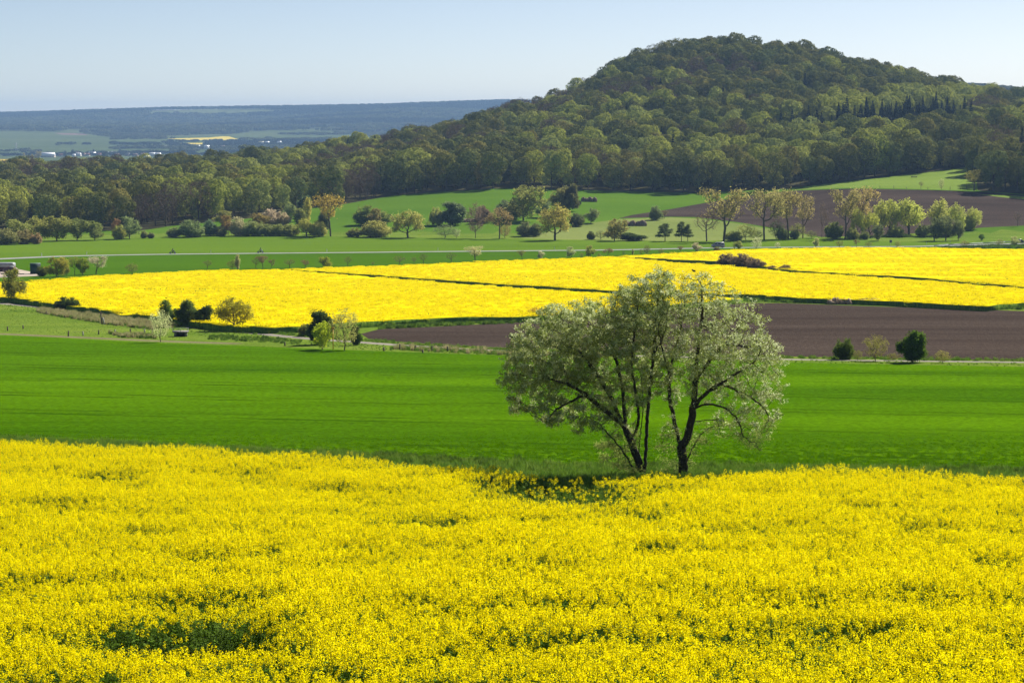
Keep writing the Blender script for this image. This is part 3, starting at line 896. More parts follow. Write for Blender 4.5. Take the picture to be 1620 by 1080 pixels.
# --- farmyard
T('farm_tree', 'round', 90, 438, 34, 31, (.30, .28, .06), 'broad yellowish tree beside the dark green container')
T('farm_tree', 'round', 106, 437, 14, 20, OL, 'small low tree at the right foot of the broad yellowish tree')
T('farm_tree', 'open', 118, 435, 18, 29, (.22, .26, .05), 'left tree of the narrow green pair by the farmyard')
T('farm_tree', 'round', 131, 435, 22, 27, (.24, .29, .05), 'right tree of the green pair, touching the white blossoming tree')
T('blossoming_tree', 'open', 152, 434, 34, 29, (.52, .47, .42), 'white blossoming fruit tree at the right end of the farmyard trees')
T('farm_bush', 'bush', 66, 437, 18, 15, (.1, .12, .03), 'dark low bush behind the green container', 'bush')
T('lone_bush', 'wispy', 209, 433, 20, 17, OL, 'sparse lone bush on the green field above the rapeseed edge', 'bush')

# --- fruit trees along the far rape edge
G1 = 'fruit trees along the far edge of the rapeseed'
orch = [(328, 426, 16, 15, 'bare', BR, 'leafless little fruit tree, leftmost along the far rapeseed edge'),
        (368, 426, 18, 15, 'wispy', OL, 'olive fruit tree touching the thin pale spire tree'),
        (376, 426, 8, 23, 'column', (.42, .4, .25), 'thin pale spire shaped tree above the rapeseed edge'),
        (405, 425, 15, 18, 'bare', BR, 'leaning bare fruit tree left of the three stemmed one'),
        (416, 425, 19, 21, 'open', BR, 'tallest brown fruit tree in the clump of three on the edge'),
        (429, 425, 12, 15, 'open', (.2, .17, .09), 'small brown fruit tree at the right of the clump of three'),
        (458, 424, 19, 15, 'bare', BR, 'broad bare fruit tree right of the clump of three'),
        (483, 424, 15, 13, 'open', BR, 'small brownish fruit tree left of the leafy yellow green one'),
        (516, 423, 20, 17, 'round', (.28, .30, .06), 'leafy yellow green fruit tree on the rapeseed edge'),
        (550, 422, 15, 17, 'bare', BR, 'bare forked fruit tree right of the leafy yellow green one'),
        (590, 421, 6, 8, 'bare', BR, 'tiny bare sapling left of the wide bare fruit tree'),
        (632, 419.5, 20, 15, 'bare', BR, 'wide dark bare fruit tree below the pale road'),
        (655, 418.5, 9, 13, 'bare', BR, 'thin bare fruit tree squeezed between two wider ones'),
        (670, 418, 15, 17, 'bare', (.16, .11, .07), 'bare fruit tree with forked trunk left of a wide gap'),
        (714, 416.5, 19, 17, 'bare', (.2, .2, .07), 'dark bare fruit tree left of the large cream blossoming one'),
        (752, 415, 30, 26, 'open', (.44, .42, .26), 'largest cream blossoming fruit tree on the rapeseed edge'),
        (826, 411, 14, 15, 'open', OL, 'olive fruit tree right of the largest cream blossoming one'),
        (855, 410, 12, 13, 'round', (.52, .52, .4), 'small white fruit tree right of the olive one'),
        (904, 408, 15, 18, 'round', (.44, .48, .3), 'whitish green fruit tree with pointed top by the road'),
        (920, 408, 7, 9, 'wispy', OL, 'tiny faint shrub tree beside the pointed whitish green tree'),
        (934, 407, 17, 19, 'round', (.30, .32, .09), 'full yellow green fruit tree before the end of the pale road'),
        (948, 407, 7, 7, 'wispy', OL, 'tiny olive sapling right of the full yellow green tree'),
        (962, 406, 16, 14, 'open', BR, 'brownish two stemmed fruit tree at the start of the upper dark gap'),
        (987, 404, 6, 8, 'wispy', MG, 'tiny dark sapling right of the brownish two stemmed tree'),
        (1001, 403, 4, 9, 'column', (.4, .42, .2), 'thinnest pale sapling left of the dark green fruit tree'),
        (1014, 403, 7, 9, 'wispy', OL, 'little olive sapling leaning on the dark upright fruit tree'),
        (1023, 403, 12, 15, 'wispy', (.16, .14, .07), 'dark upright fruit tree near the rapeseed corner'),
        (1046, 402, 10, 9, 'wispy', OL, 'low faint sapling right of the dark upright fruit tree'),
        (1077, 400, 10, 11, 'open', (.2, .15, .07), 'small brown fruit tree left of the pinkish white one'),
        (1103, 399, 17, 15, 'round', (.5, .46, .36), 'pinkish white round fruit tree left of the van'),
        (1134, 397, 10, 6, 'bush', (.2, .17, .06), 'low brown sapling directly below the van'),
        (1162, 396, 6, 14, 'wispy', OL, 'thin olive sapling touching a leafy fruit tree near the van'),
        (1169, 396, 13, 15, 'round', (.3, .33, .12), 'leafy pale green fruit tree right of the van'),
        (1197, 396, 17, 21, 'wispy', (.6, .62, .46), 'tallest white blossoming fruit tree right of the van'),
        (1230, 393, 9, 10, 'wispy', (.6, .6, .46), 'small white fruit tree right of the tallest white one'),
        (1290, 391.5, 11, 15, 'round', (.42, .42, .24), 'pale upright fruit tree above the brown thicket'),
        (1328, 391, 13, 11, 'wispy', OL, 'faint olive fruit tree left of a brown one near the willows'),
        (1355, 391, 10, 12, 'open', BR, 'brown bare fruit tree below the first yellow willow'),
        (1374, 390.5, 12, 8, 'wispy', OL, 'lowest fruit tree, almost a tuft, left of the dark sign'),
        (1420, 392, 10, 11, 'wispy', (.24, .24, .08), 'small olive fruit tree at the left end of the pale road bend'),
        (1526, 391, 14, 11, 'wispy', (.26, .23, .1), 'brownish round bush tree on the guard rail'),
        (1553, 381, 10, 11, 'round', (.12, .2, .05), 'small dark green round tree above the guard rail'),
        (1581, 389, 14, 11, 'wispy', (.25, .24, .1), 'brownish bush tree left of the pale one by guard rail'),
        (1606, 390, 14, 16, 'round', (.42, .44, .24), 'pale green tree by the guard rail at the right edge')]
for px, py, w, h, kd, c, lb in orch:
    T('fruit_tree', kd, px, py, w, h, c, lb, group=G1)

# --- the willow row on the right
G2 = 'row of tall trees before the far ploughed field'
row = [(1118, 382, 40, 48, 'bare', BR, 'half bare leaning tree at the left foot of the row'),
       (1145, 382, 74, 84, 'open', TAN, 'biggest tan crowned tree, leftmost of the tall row'),
       (1180, 380, 30, 26, 'wispy', (.3, .32, .1), 'low yellowish undergrowth bush between the first two tall trees'),
       (1209, 380, 58, 80, 'open', (.30, .27, .12), 'second tall tan tree, its trunk leaning left'),
       (1228, 379, 24, 30, 'wispy', (.16, .2, .08), 'greyish shrub between the second and third tall trees'),
       (1247, 378, 52, 78, 'open', TAN, 'third tall tan tree with bright yellow right side'),
       (1262, 377, 24, 24, 'wispy', (.25, .27, .08), 'olive shrub at the foot of the third tall tree'),
       (1270, 377, 38, 69, 'open', (.3, .25, .13), 'narrow tall tan tree leaning right beside the gap'),
       (1300, 376, 12, 58, 'bare', PUR, 'thin bare pole like tree left in the gap'),
       (1306, 376, 10, 48, 'bare', PUR, 'thinner bare tree right in the gap'),
       (1337, 378, 46, 79, 'open', TAN, 'fifth tall tan tree just right of the gap'),
       (1320, 378, 30, 26, 'bush', (.16, .19, .06), 'dark olive shrub under the fifth tall tree'),
       (1364, 375, 48, 79, 'open', (.34, .27, .13), 'tan tree behind the first yellow willows'),
       (1356, 377, 22, 47, 'willow', (.36, .38, .1), 'narrow yellow willow in front of the tan trees'),
       (1376, 376, 28, 40, 'willow', (.38, .40, .1), 'low round yellow willow, second from the gap'),
       (1389, 381, 22, 26, 'round', (.14, .16, .09), 'grey green bush in front of the yellow willows'),
       (1392, 373, 30, 55, 'willow', (.38, .40, .12), 'yellow willow with open lower limbs behind grey bush'),
       (1407, 372, 36, 55, 'willow', (.36, .39, .1), 'yellow willow with leaning trunk in the row middle'),
       (1438, 371, 58, 55, 'willow', (.38, .41, .11), 'widest yellow willow with forked trunk'),
       (1484, 372, 40, 56, 'willow', (.35, .36, .12), 'yellow willow behind the dark green olive pair'),
       (1511, 371, 30, 48, 'willow', (.38, .41, .12), 'yellow willow right of the dark olive pair'),
       (1478, 381, 40, 36, 'round', (.13, .155, .075), 'left dark olive tree in front of the yellow willows'),
       (1496, 381, 34, 38, 'willow', (.14, .16, .08), 'right dark olive tree in front of the yellow willows'),
       (1516, 381, 18, 32, 'round', (.16, .19, .09), 'small dark olive tree at the right of the pair'),
       (1530, 364, 26, 22, 'bush', (.33, .35, .12), 'low yellow bush at the foot of the last willow'),
       (1541, 363, 28, 34, 'willow', (.42, .44, .14), 'pear shaped pale yellow willow at the right end'),
       (1160, 381, 28, 15, 'bush', (.22, .25, .08), 'low olive bush right of the biggest tan tree trunk'),
       (1196, 380, 22, 17, 'wispy', (.26, .28, .09), 'thin olive bush left of the second tall trunk'),
       (1237, 379, 20, 18, 'bush', (.17, .20, .08), 'grey green low bush left of the third tall trunk'),
       (1257, 378, 16, 14, 'bush', (.14, .18, .06), 'small dark bush hugging the third tall trunk'),
       (1284, 377, 18, 12, 'wispy', (.22, .24, .08), 'lowest thin bush before the open gap'),
       (1348, 379, 20, 18, 'bush', (.22, .24, .08), 'olive bush between the fifth tall tree and first yellow willow'),
       (1368, 379, 16, 12, 'bush', (.16, .19, .07), 'little dark bush under the two narrow yellow willows'),
       (1417, 375, 26, 17, 'bush', (.28, .31, .10), 'yellowish bush under the leaning yellow willow'),
       (1458, 374, 22, 18, 'bush', (.27, .30, .10), 'yellowish bush at the right foot of the widest willow'),
       (1498, 375, 26, 20, 'bush', (.26, .29, .10), 'yellow green bush behind the dark olive pair'),
       (1610, 358, 14, 24, 'bare', PUR, 'faint bare tree on the ploughed field at the right edge'),
       (1541, 302, 36, 33, 'open', (.24, .22, .07), 'round olive tree at the corner of the upper pasture'),
       (1457, 299, 8, 13, 'bare', BR, 'tiny bare tree on the pasture fence line'),
       (1489, 301, 9, 18, 'wispy', (.4, .42, .24), 'slim whitish tree on the pasture fence line'),
       (1052, 382, 28, 28, 'layered', (.10, .13, .06), 'left dark layered tree before the pale field'),
       (1078, 382, 20, 31, 'layered', (.10, .13, .06), 'middle dark layered tree before the pale field'),
       (1088, 382, 18, 27, 'layered', (.11, .14, .06), 'right dark layered tree touching the half bare one')]
for px, py, w, h, kd, c, lb in row:
    T('row_tree' if h > 30 else 'row_bush', kd, px, py, w, h, c, lb, 'tree' if h > 20 else 'bush', group=G2)

# --- shrubs and trees on the middle meadow
mid = [(578, 356, 38, 30, 'bush', (.17, .21, .06), 'dark olive bush at left of the upper meadow clump'),
       (592, 358, 22, 28, 'round', (.24, .2, .09), 'brownish bush in the upper meadow clump'),
       (604, 354, 26, 19, 'bush', (.25, .29, .1), 'light green bush in the upper meadow clump'),
       (616, 351, 14, 12, 'bush', (.1, .13, .05), 'small dark bush at right of the upper meadow clump'),
       (560, 375, 24, 14, 'bush', (.2, .21, .08), 'low olive bush right of the orange crowned tree'),
       (595, 375, 44, 25, 'bush', (.33, .32, .12), 'broad pale yellow willow bush below the meadow clump'),
       (645, 376, 52, 42, 'willow', (.35, .34, .12), 'pale yellow willow tree with visible fan of limbs'),
       (677, 361, 8, 12, 'bare', BR, 'tiny bare tree left of the grey green bush'),
       (691, 356, 22, 27, 'bush', (.31, .33, .12), 'light yellow green bush touching the grey green one'),
       (716, 356, 40, 35, 'dense', (.13, .17, .10), 'dense grey green bush in mid meadow with shadow'),
       (704, 377, 36, 22, 'wispy', (.2, .26, .13), 'transparent thin grey green shrubs at the meadow foot'),
       (722, 377, 14, 16, 'wispy', (.36, .4, .26), 'pale thin shrub right of the transparent ones'),
       (752, 377, 28, 56, 'wispy', PUR, 'tall purplish narrow tree, half bare'),
       (764, 353, 28, 26, 'bush', (.16, .12, .1), 'purple brown bush behind the tall narrow tree'),
       (790, 378, 38, 48, 'open', (.29, .22, .12), 'reddish brown crowned tree with slender trunk'),
       (799, 377, 20, 22, 'wispy', (.28, .2, .1), 'reddish bush at the foot of the red brown tree'),
       (806, 346, 44, 30, 'bush', (.14, .17, .1), 'grey green bush behind left of the largest meadow tree'),
       (828, 349, 62, 54, 'round', (.23, .24, .08), 'largest olive round tree on the meadow'),
       (858, 344, 22, 28, 'round', (.17, .21, .11), 'grey green tree touching the largest meadow tree'),
       (832, 374, 30, 22, 'bush', (.18, .2, .11), 'grey olive bush left of the spreading willow'),
       (847, 374, 22, 20, 'bush', (.15, .17, .08), 'darker bush behind the spreading willow'),
       (878, 380, 58, 56, 'willow', (.35, .31, .10), 'big spreading yellow olive willow before the pale field'),
       (883, 334, 34, 36, 'round', (.21, .2, .08), 'brown olive tree, left one of the dark upper pair'),
       (901, 334, 26, 41, 'dense', (.13, .13, .06), 'dark upright tree, right one of the upper pair'),
       (915, 325, 9, 9, 'bush', (.08, .11, .05), 'tiny dark bush beside the brush pile'),
       (912, 358, 26, 20, 'bush', (.11, .13, .06), 'dark bush, left of the pair above the pale field'),
       (935, 353, 28, 23, 'round', (.19, .23, .11), 'grey green bush, right of the pair above the pale field'),
       (935, 379, 13, 13, 'bush', (.12, .14, .06), 'small dark bush left of the half bare round tree'),
       (950, 379, 18, 15, 'wispy', (.2, .22, .1), 'sparse bush left of the half bare round tree'),
       (972, 381, 38, 34, 'round', (.26, .24, .09), 'half bare round olive tree before the pale field'),
       (1002, 381, 38, 12, 'dense', (.07, .1, .035), 'low long dark bush right of the half bare round tree'),
       (1037, 348, 22, 21, 'bush', (.17, .21, .11), 'grey green bush at the tip of the far ploughed field'),
       (1051, 346, 14, 13, 'open', (.16, .14, .08), 'small brown tree beside the grey green bush'),
       (332, 373, 24, 24, 'bush', (.13, .19, .12), 'bluish green bush at left of the long hedge'),
       (348, 373, 24, 14, 'bush', (.19, .21, .1), 'low grey bush in front of the orange brown tree'),
       (361, 372, 22, 31, 'round', (.26, .18, .08), 'orange brown tree in the long hedge'),
       (352, 360, 30, 26, 'round', (.24, .24, .09), 'olive tree behind the orange brown one'),
       (377, 373, 24, 29, 'bush', (.45, .42, .32), 'white blossoming bush left in the long hedge'),
       (394, 373, 30, 21, 'bush', (.24, .28, .13), 'grey green hedge bush right of the white blossom'),
       (406, 373, 28, 22, 'bush', (.25, .28, .12), 'second grey green hedge bush right of the white blossom'),
       (425, 373, 26, 18, 'bush', (.23, .26, .11), 'third low hedge bush under the pink blossom'),
       (441, 373, 24, 18, 'bush', (.25, .28, .11), 'fourth low hedge bush under the pink blossom'),
       (460, 373, 28, 18, 'bush', (.27, .29, .11), 'fifth low hedge bush left of the yellow willows'),
       (408, 362, 34, 24, 'round', (.24, .19, .08), 'brown olive tree behind the grey green hedge bushes'),
       (428, 358, 30, 26, 'bush', (.46, .38, .34), 'pinkish white blossoming thicket above the hedge'),
       (446, 358, 26, 22, 'bush', (.4, .34, .28), 'paler pink blossom on the right of the thicket'),
       (458, 352, 24, 30, 'round', (.2, .24, .12), 'grey green tree behind the pink blossom'),
       (474, 358, 20, 28, 'column', (.22, .24, .09), 'pointed olive tree left of the yellow poplar'),
       (480, 345, 20, 34, 'dense', (.1, .14, .08), 'dark tree just left of the yellow poplar'),
       (487, 350, 12, 37, 'column', (.44, .40, .12), 'narrow upright yellow poplar'),
       (485, 374, 36, 28, 'willow', (.36, .36, .10), 'rounded yellow green willow at the hedge end'),
       (503, 374, 30, 23, 'bush', (.34, .34, .12), 'lower yellow willow beside the orange crowned tree'),
       (512, 370, 22, 34, 'dense', (.1, .12, .07), 'dark shrub behind the trunk of the orange crowned tree'),
       (523, 374, 50, 66, 'open', ORG, 'tall orange yellow crowned tree with slender trunks'),
       (275, 375, 24, 15, 'bush', (.19, .23, .11), 'low grey green bush left on the meadow gap'),
       (303, 375, 38, 26, 'bush', (.19, .24, .12), 'broad grey green bush at right of the meadow gap'),
       (205, 378, 34, 34, 'round', (.21, .26, .13), 'pale grey green tree at the left of the meadow gap'),
       (189, 379, 22, 22, 'bush', (.3, .31, .1), 'yellow green bush beside the pale grey green tree'),
       (182, 378, 18, 32, 'round', (.27, .17, .11), 'reddish brown small tree left of the pale one'),
       (228, 377, 12, 12, 'bush', (.21, .23, .12), 'small bush right of the pale grey green tree'),
       (239, 377, 11, 9, 'bush', (.14, .15, .1), 'tiny dark bush at the meadow gap'),
       (150, 380, 34, 30, 'round', (.17, .2, .07), 'dark green tree in the left tree belt, right end'),
       (122, 380, 40, 34, 'round', (.19, .22, .08), 'green tree in the middle of the left tree belt'),
       (90, 381, 44, 38, 'round', (.25, .26, .08), 'tall olive yellow tree in the left tree belt'),
       (60, 381, 44, 38, 'round', (.29, .29, .09), 'tallest yellowish tree in the left tree belt'),
       (24, 384, 46, 36, 'round', (.24, .26, .09), 'leftmost full tree in the left tree belt'),
       (10, 387, 40, 24, 'bush', (.22, .22, .1), 'low olive bush at the photo left edge of the field'),
       (38, 386, 34, 22, 'bush', (.24, .21, .11), 'low brown olive bush before the left tree belt'),
       (57, 386, 20, 17, 'bush', (.32, .24, .16), 'low pinkish bush at the end of the low bushes')]
for px, py, w, h, kd, c, lb in mid:
    T('meadow_tree' if h > 25 else 'meadow_bush', kd, px, py, w, h, c, lb, 'tree' if h > 25 else 'bush')

# ------------------------------------------------------------------ the forest
def forest_crown(seed, kind):
    global rng
    keep = rng; rng = np.random.default_rng(seed)
    H = 16.0
    if kind == 'conifer':
        n = 1500
        t = rng.uniform(0, 1, n) ** .7
        zz = 2 + 16 * (1 - t)
        layer = (np.floor(zz * 1.1) / 1.1)
        rr = (18.3 - zz) / 16 * 3.3 * rng.uniform(.45, 1, n)
        th = rng.uniform(0, 2 * math.pi, n)
        c = np.column_stack([rr * np.cos(th), rr * np.sin(th), layer + (zz - layer) * .4 - rr * .25])
        nr = np.column_stack([np.cos(th), np.sin(th), np.full(n, 1.2)]) + rng.normal(size=(n, 3)) * .5
        v, f = quads(c, nr, rng.uniform(.7, 1.2, n), .45)
    else:
        nl = int(rng.integers(9, 14))
        R0 = rng.uniform(5.4, 7.0)
        L = []
        for q in range(nl):
            th = q * 2.4 + rng.uniform(-.4, .4)
            el = rng.uniform(-.2, 1.25)
            L.append((R0 * .66 * math.cos(el) * math.cos(th), R0 * .66 * math.cos(el) * math.sin(th), 10.2 + 4.2 * math.sin(el), rng.uniform(2.0, 3.1)))
        L.append((0, 0, 12.4, 3.8)); L.append((0, 0, 9, 4.2))
        for _ in range(6):
            th = rng.uniform(0, 2 * math.pi)
            L.append((3.4 * math.cos(th), 3.4 * math.sin(th), rng.uniform(3.6, 7.5), 2.3))
        L = np.array(L)
        cs, ns = [], []
        for l in L:
            n = int(62 * l[3] ** 2 / 2)
            p = rng.normal(size=(n, 3)); p /= np.linalg.norm(p, axis=1)[:, None]
            q = l[:3] + p * l[3] * rng.uniform(.80, 1.10, (n, 1))
            dd = np.linalg.norm(q[:, None] - L[None, :, :3], axis=2) / L[None, :, 3]
            ok = (dd < .78).sum(1) == 0
            cs.append(q[ok]); ns.append(p[ok])
        c = np.vstack(cs); nr = np.vstack(ns) + rng.normal(size=(len(c), 3)) * (.30 if kind != 'bare' else .8)
        if kind == 'bare':
            s = rng.uniform(.35, .8, len(c)); asp = .35
        else:
            s = rng.uniform(.5, 1.05, len(c)); asp = .8
        v, f = quads(c, nr, s, asp)
    tb = MB()
    tb.tube((0, 0, -1.5), (0, 0, 7), .38, .26, 6, False)
    for _ in range(5):
        th = rng.uniform(0, 6.28)
        tb.tube((0, 0, rng.uniform(4, 7)), (3 * math.cos(th), 3 * math.sin(th), rng.uniform(9, 12)), .2, .06, 4, False)
    rng = keep
    return v, f, tb
FM = {'beech': leaf_mat('beech forest leaves', [(0, (.135, .155, .040)), (.3, (.23, .23, .052)), (.55, (.155, .19, .055)), (.8, (.27, .245, .062)), (1, (.10, .125, .038))], .18, var_scale=.25),
      'fresh': leaf_mat('fresh beech leaves', [(0, (.28, .32, .055)), (.5, (.38, .40, .07)), (1, (.31, .35, .10))], .28, var_scale=.25),
      'bare': leaf_mat('budding twigs', [(0, (.11, .085, .062)), (.6, (.14, .105, .075)), (1, (.17, .135, .08))], .15, var_scale=.25),
      'conifer': leaf_mat('spruce needles', [(0, (.022, .038, .022)), (1, (.035, .05, .028))], .05, var_scale=.3)}
fproto = []   # (kind, trunk mesh, crown mesh)
for kd, n in (('beech', 6), ('fresh', 3), ('bare', 3), ('conifer', 2)):
    for s_ in range(n):
        v, f, tb = forest_crown(500 + len(fproto), kd)
        cm = mesh_np('crown', v, f, [FM[kd]])
        tm = tb.mesh('trunk', BARK_FAR)
        V = np.vstack([v, np.vstack(tb.v)]); tq = np.vstack(tb.f4) + len(v)
        jm = mesh_np('forest_tree', V, [f, tq], [FM[kd], BARK_FAR], np.concatenate([np.zeros(len(f)), np.ones(len(tq))]))
        fproto.append((kd, tm, cm, jm))
KIDX = {k: [i for i, p in enumerate(fproto) if p[0] == k] for k in FM}

fx, fy = [], []
yv = 860.0
while yv < 1900:
    xs = np.arange(-.32 * yv - 20, .32 * yv + 20, 11.8)
    fx.append(xs + rng.uniform(-4, 4, len(xs))); fy.append(np.full(len(xs), yv) + rng.uniform(-4, 4, len(xs)))
    yv += 11.8
fx = np.concatenate(fx); fy = np.concatenate(fy)
ins = inside(R['forest'], fx, fy)
crest = np.interp(fx / fy, (np.array([0, 540, 810, 1080, 1350, 1620]) - 810) / 3157, [1500, 1500, 1600, 1650, 1700, 1750])
ins &= fy < crest + 70
fx = fx[ins]; fy = fy[ins]; fz = zt(fx, fy)
# kind of tree per place
ppx = 810 + fx / fy * 3157
ppy = 540 - F * np.tan(np.arctan2(fz + 12, fy) + PITCH)
n1 = vnoise(fx, fy, 60, 31); n2 = vnoise(fx, fy, 45, 32); rr = rng.uniform(size=len(fx))
kinds = np.full(len(fx), 'beech', dtype=object)
kinds[(n1 > .68) & (rr < .6)] = 'bare'
kinds[(n2 > .58) & (rr < np.where((ppy < 165) & (ppx > 850), .12, .6))] = 'fresh'
kinds[rr > .985] = 'conifer'
def near_line(px, py, w, pts_):
    d = np.full(px.shape, 1e9)
    for (x0, y0), (x1, y1) in zip(pts_[:-1], pts_[1:]):
        t = np.clip(((px - x0) * (x1 - x0) + (py - y0) * (y1 - y0)) / ((x1 - x0) ** 2 + (y1 - y0) ** 2), 0, 1)
        d = np.minimum(d, np.hypot(px - x0 - t * (x1 - x0), (py - y0 - t * (y1 - y0))))
    return d < w
con = near_line(ppx, ppy, 14, [(1245, 198), (1330, 190), (1420, 178), (1520, 178)])
fresh = near_line(ppx, ppy, 10, [(1300, 170), (1400, 155), (1480, 156), (1560, 152)])
fresh2 = (near_line(ppx, ppy, 20, [(1040, 185), (1140, 190), (1240, 185)]) & (rr < .55)) | (near_line(ppx, ppy, 26, [(1000, 240), (1200, 235), (1420, 215)]) & (rr < .45)) | (near_line(ppx, ppy, 30, [(300, 300), (480, 290)]) & (rr < .3))
brn = near_line(ppx, ppy, 9, [(510, 255), (640, 225), (760, 180)]) | near_line(ppx, ppy, 10, [(1150, 165), (1250, 185)]) | near_line(ppx, ppy, 10, [(460, 300), (620, 270)])
kinds[brn & (rr < .55)] = 'bare'
kinds[fresh | fresh2] = 'fresh'
kinds[con] = 'conifer'
fs = rng.uniform(.80, 1.30, len(fx)) * np.where(kinds == 'conifer', .95, 1)
fs *= np.where((ppx < 620), .86, 1.0)
near = np.argsort(fy + np.where(np.abs(ppx - 810) > 815, 5000, 0))
# visible front trees: the first 290
front = near[:290]
isfront = np.zeros(len(fx), bool); isfront[front] = True
zones = [(-100, 90, 'the forest behind the leftmost trees'), (90, 180, 'the forest behind the left belt end'), (180, 250, 'the forest behind the pale grey tree'), (250, 330, 'the forest edge above the meadow gap'), (330, 430, 'the dark forest above the white hedge blossom'), (430, 520, 'the dark forest above the yellow poplar'), (520, 830, 'the forest edge above the sloping green meadow'),
         (830, 960, 'the shaded forest above the dark pair'), (960, 1110, 'the shaded forest above the brown field tip'), (1110, 1330, 'the forest edge behind the tall tan trees'), (1330, 1532, 'the shaded forest edge above the sunny pasture'), (1532, 2000, 'the wood right of the far ploughed field')]
kname = {'beech': ('broadleaf_tree', 'Leafy broadleaf tree'), 'fresh': ('broadleaf_tree', 'Fresh green broadleaf tree'), 'bare': ('budding_tree', 'Brownish barely leafed tree'), 'conifer': ('spruce_tree', 'Dark pointed spruce')}
for i in front:
    kd = kinds[i]; kd = kd if kd in KIDX else 'beech'
    pi_ = KIDX[kd][int(rng.integers(len(KIDX[kd])))]
    z_ = [z for z in zones if z[0] <= ppx[i] < z[1]]
    zn = z_[0][2] if z_ else zones[0][2]
    e = empty(kname[kd][0], (fx[i], fy[i], fz[i]), rng.uniform(0, 6.28), (fs[i] * rng.uniform(.85, 1.1),) * 2 + (fs[i] * rng.uniform(.92, 1.12),))
    size = 'tall' if fs[i] > 1.1 else ('low' if fs[i] < .92 else 'middling')
    tag(e, size + ' ' + kname[kd][1].lower() + ' in ' + zn, 'tree', size + ' ' + kname[kd][1].lower() + 's in ' + zn)
    obj('trunk', fproto[pi_][1], e); obj('crown', fproto[pi_][2], e)
oth = np.where(~isfront)[0]
idx = np.array([KIDX[kinds[i]][int(rng.integers(len(KIDX[kinds[i]])))] for i in oth])
sc = fs[oth][:, None] * np.column_stack([rng.uniform(.85, 1.2, len(oth))] * 2 + [rng.uniform(.88, 1.15, len(oth))])
rot = np.zeros((len(oth), 3)); rot[:, 2] = rng.uniform(0, 6.28, len(oth)); rot[:, :2] = rng.normal(size=(len(oth), 2)) * .04
psrc = [obj('tree_%02d' % k, p[3], link=False) for k, p in enumerate(fproto)]
gn_scatter('hill_forest', np.column_stack([fx, fy, fz - .3])[oth], rot, sc, idx, psrc, 'mixed spring forest covering the round hill and the lower ridge', 'forest')

# far forest on the distant ridges
def far_proto(seed):
    global rng
    keep = rng; rng = np.random.default_rng(seed)
    cs, ns = [], []
    for _ in range(9):
        c0 = np.array([rng.uniform(-14, 14), rng.uniform(-14, 14), rng.uniform(7, 10)]); r0 = rng.uniform(4, 6.5)
        p = rng.normal(size=(40, 3)); p[:, 2] = np.abs(p[:, 2]) * .9 - .2; p /= np.linalg.norm(p, axis=1)[:, None]
        cs.append(c0 + p * r0); ns.append(p)
    c = np.vstack(cs); nr = np.vstack(ns) + rng.normal(size=(len(c), 3)) * .35
    v, f = quads(c, nr, rng.uniform(3, 4.5, len(c)), .9)
    rng = keep
    return v, f
FFM = leaf_mat('distant forest leaves', [(0, (.055, .075, .03)), (.45, (.10, .12, .045)), (.75, (.17, .19, .07)), (1, (.12, .105, .06))], .2, var_scale=.08)
FFD = leaf_mat('distant spruce', [(0, (.03, .045, .03)), (1, (.045, .06, .035))], .1, var_scale=.08)
fp = [obj('far_%02d' % k, mesh_np('far_clump', *far_proto(800 + k), [FFM if k < 4 else FFD]), link=False) for k in range(6)]
lx, ly = [], []
yv = 6300.0
while yv < 10250:
    st = 24 * yv / 8000
    xs = np.arange(-.275 * yv, .02 * yv, st)
    lx.append(xs + rng.uniform(-9, 9, len(xs))); ly.append(np.full(len(xs), yv) + rng.uniform(-12, 12, len(xs)))
    yv += st * 1.5
lx = np.concatenate(lx); ly = np.concatenate(ly)
k_ = inside(R['far_forest'], lx, ly)
clear = vnoise(lx, ly, 300, 41) * .5 + vnoise(lx * .5, ly, 130, 42) * .5
k_ &= (clear < .66)
lx = lx[k_]; ly = ly[k_]
# small woods and hedges in the far valley, and the ridge seen past the hill's right flank
ex, ey = [], []
def hedge(pts_, n, jx=8):
    for (a, b) in zip(pts_[:-1], pts_[1:]):
        pa = proj(*a); pb = proj(*b)
        t = np.linspace(0, 1, n)
        ex.append(pa[0] + (pb[0] - pa[0]) * t + rng.normal(size=n) * jx); ey.append(pa[1] + (pb[1] - pa[1]) * t + rng.normal(size=n) * jx * 3)
hedge([(0, 247), (60, 246), (75, 246)], 12); hedge([(0, 240), (40, 239)], 8); hedge([(42, 241), (60, 241)], 6)
hedge([(80, 246.5), (120, 246), (180, 246), (250, 246)], 14, 12); hedge([(120, 243), (200, 243.5), (260, 242)], 16, 14)
hedge([(95, 228.5), (140, 229.5)], 8); hedge([(250, 236), (290, 233), (340, 233), (400, 230)], 14, 16)
hedge([(330, 241), (400, 236), (460, 229), (540, 222), (600, 217)], 22, 9); hedge([(330, 243), (400, 238), (460, 231), (540, 224)], 18, 9)
hedge([(382, 221), (391, 221)], 5); hedge([(265, 225), (330, 224), (390, 224)], 14); hedge([(470, 214), (540, 212)], 8)
wx_ = rng.uniform(-.20, -.05, 5200); wy_ = rng.uniform(4700, 6700, 5200)
wk_ = (vnoise(wx_ * wy_ * .35, wy_, 170, 47) * .6 + vnoise(wx_ * wy_, wy_, 60, 48) * .4 > np.where(wx_ < -.17, .60, .50))
for key in ('far_yellow', 'far_yellow_small'): wk_ &= ~inside(R[key], wx_ * wy_, wy_) & ~inside(R[key] - [0, 90], wx_ * wy_, wy_)
ex.append((wx_ * wy_)[wk_]); ey.append(wy_[wk_])
hx = rng.uniform(.17, .32, 2600) ; hy = rng.uniform(3700, 4250, 2600)
ex.append(hx * hy); ey.append(hy)
ex = np.concatenate(ex); ey = np.concatenate(ey)
ax = np.concatenate([lx, ex]); ay = np.concatenate([ly, ey]); az = zt(ax, ay)
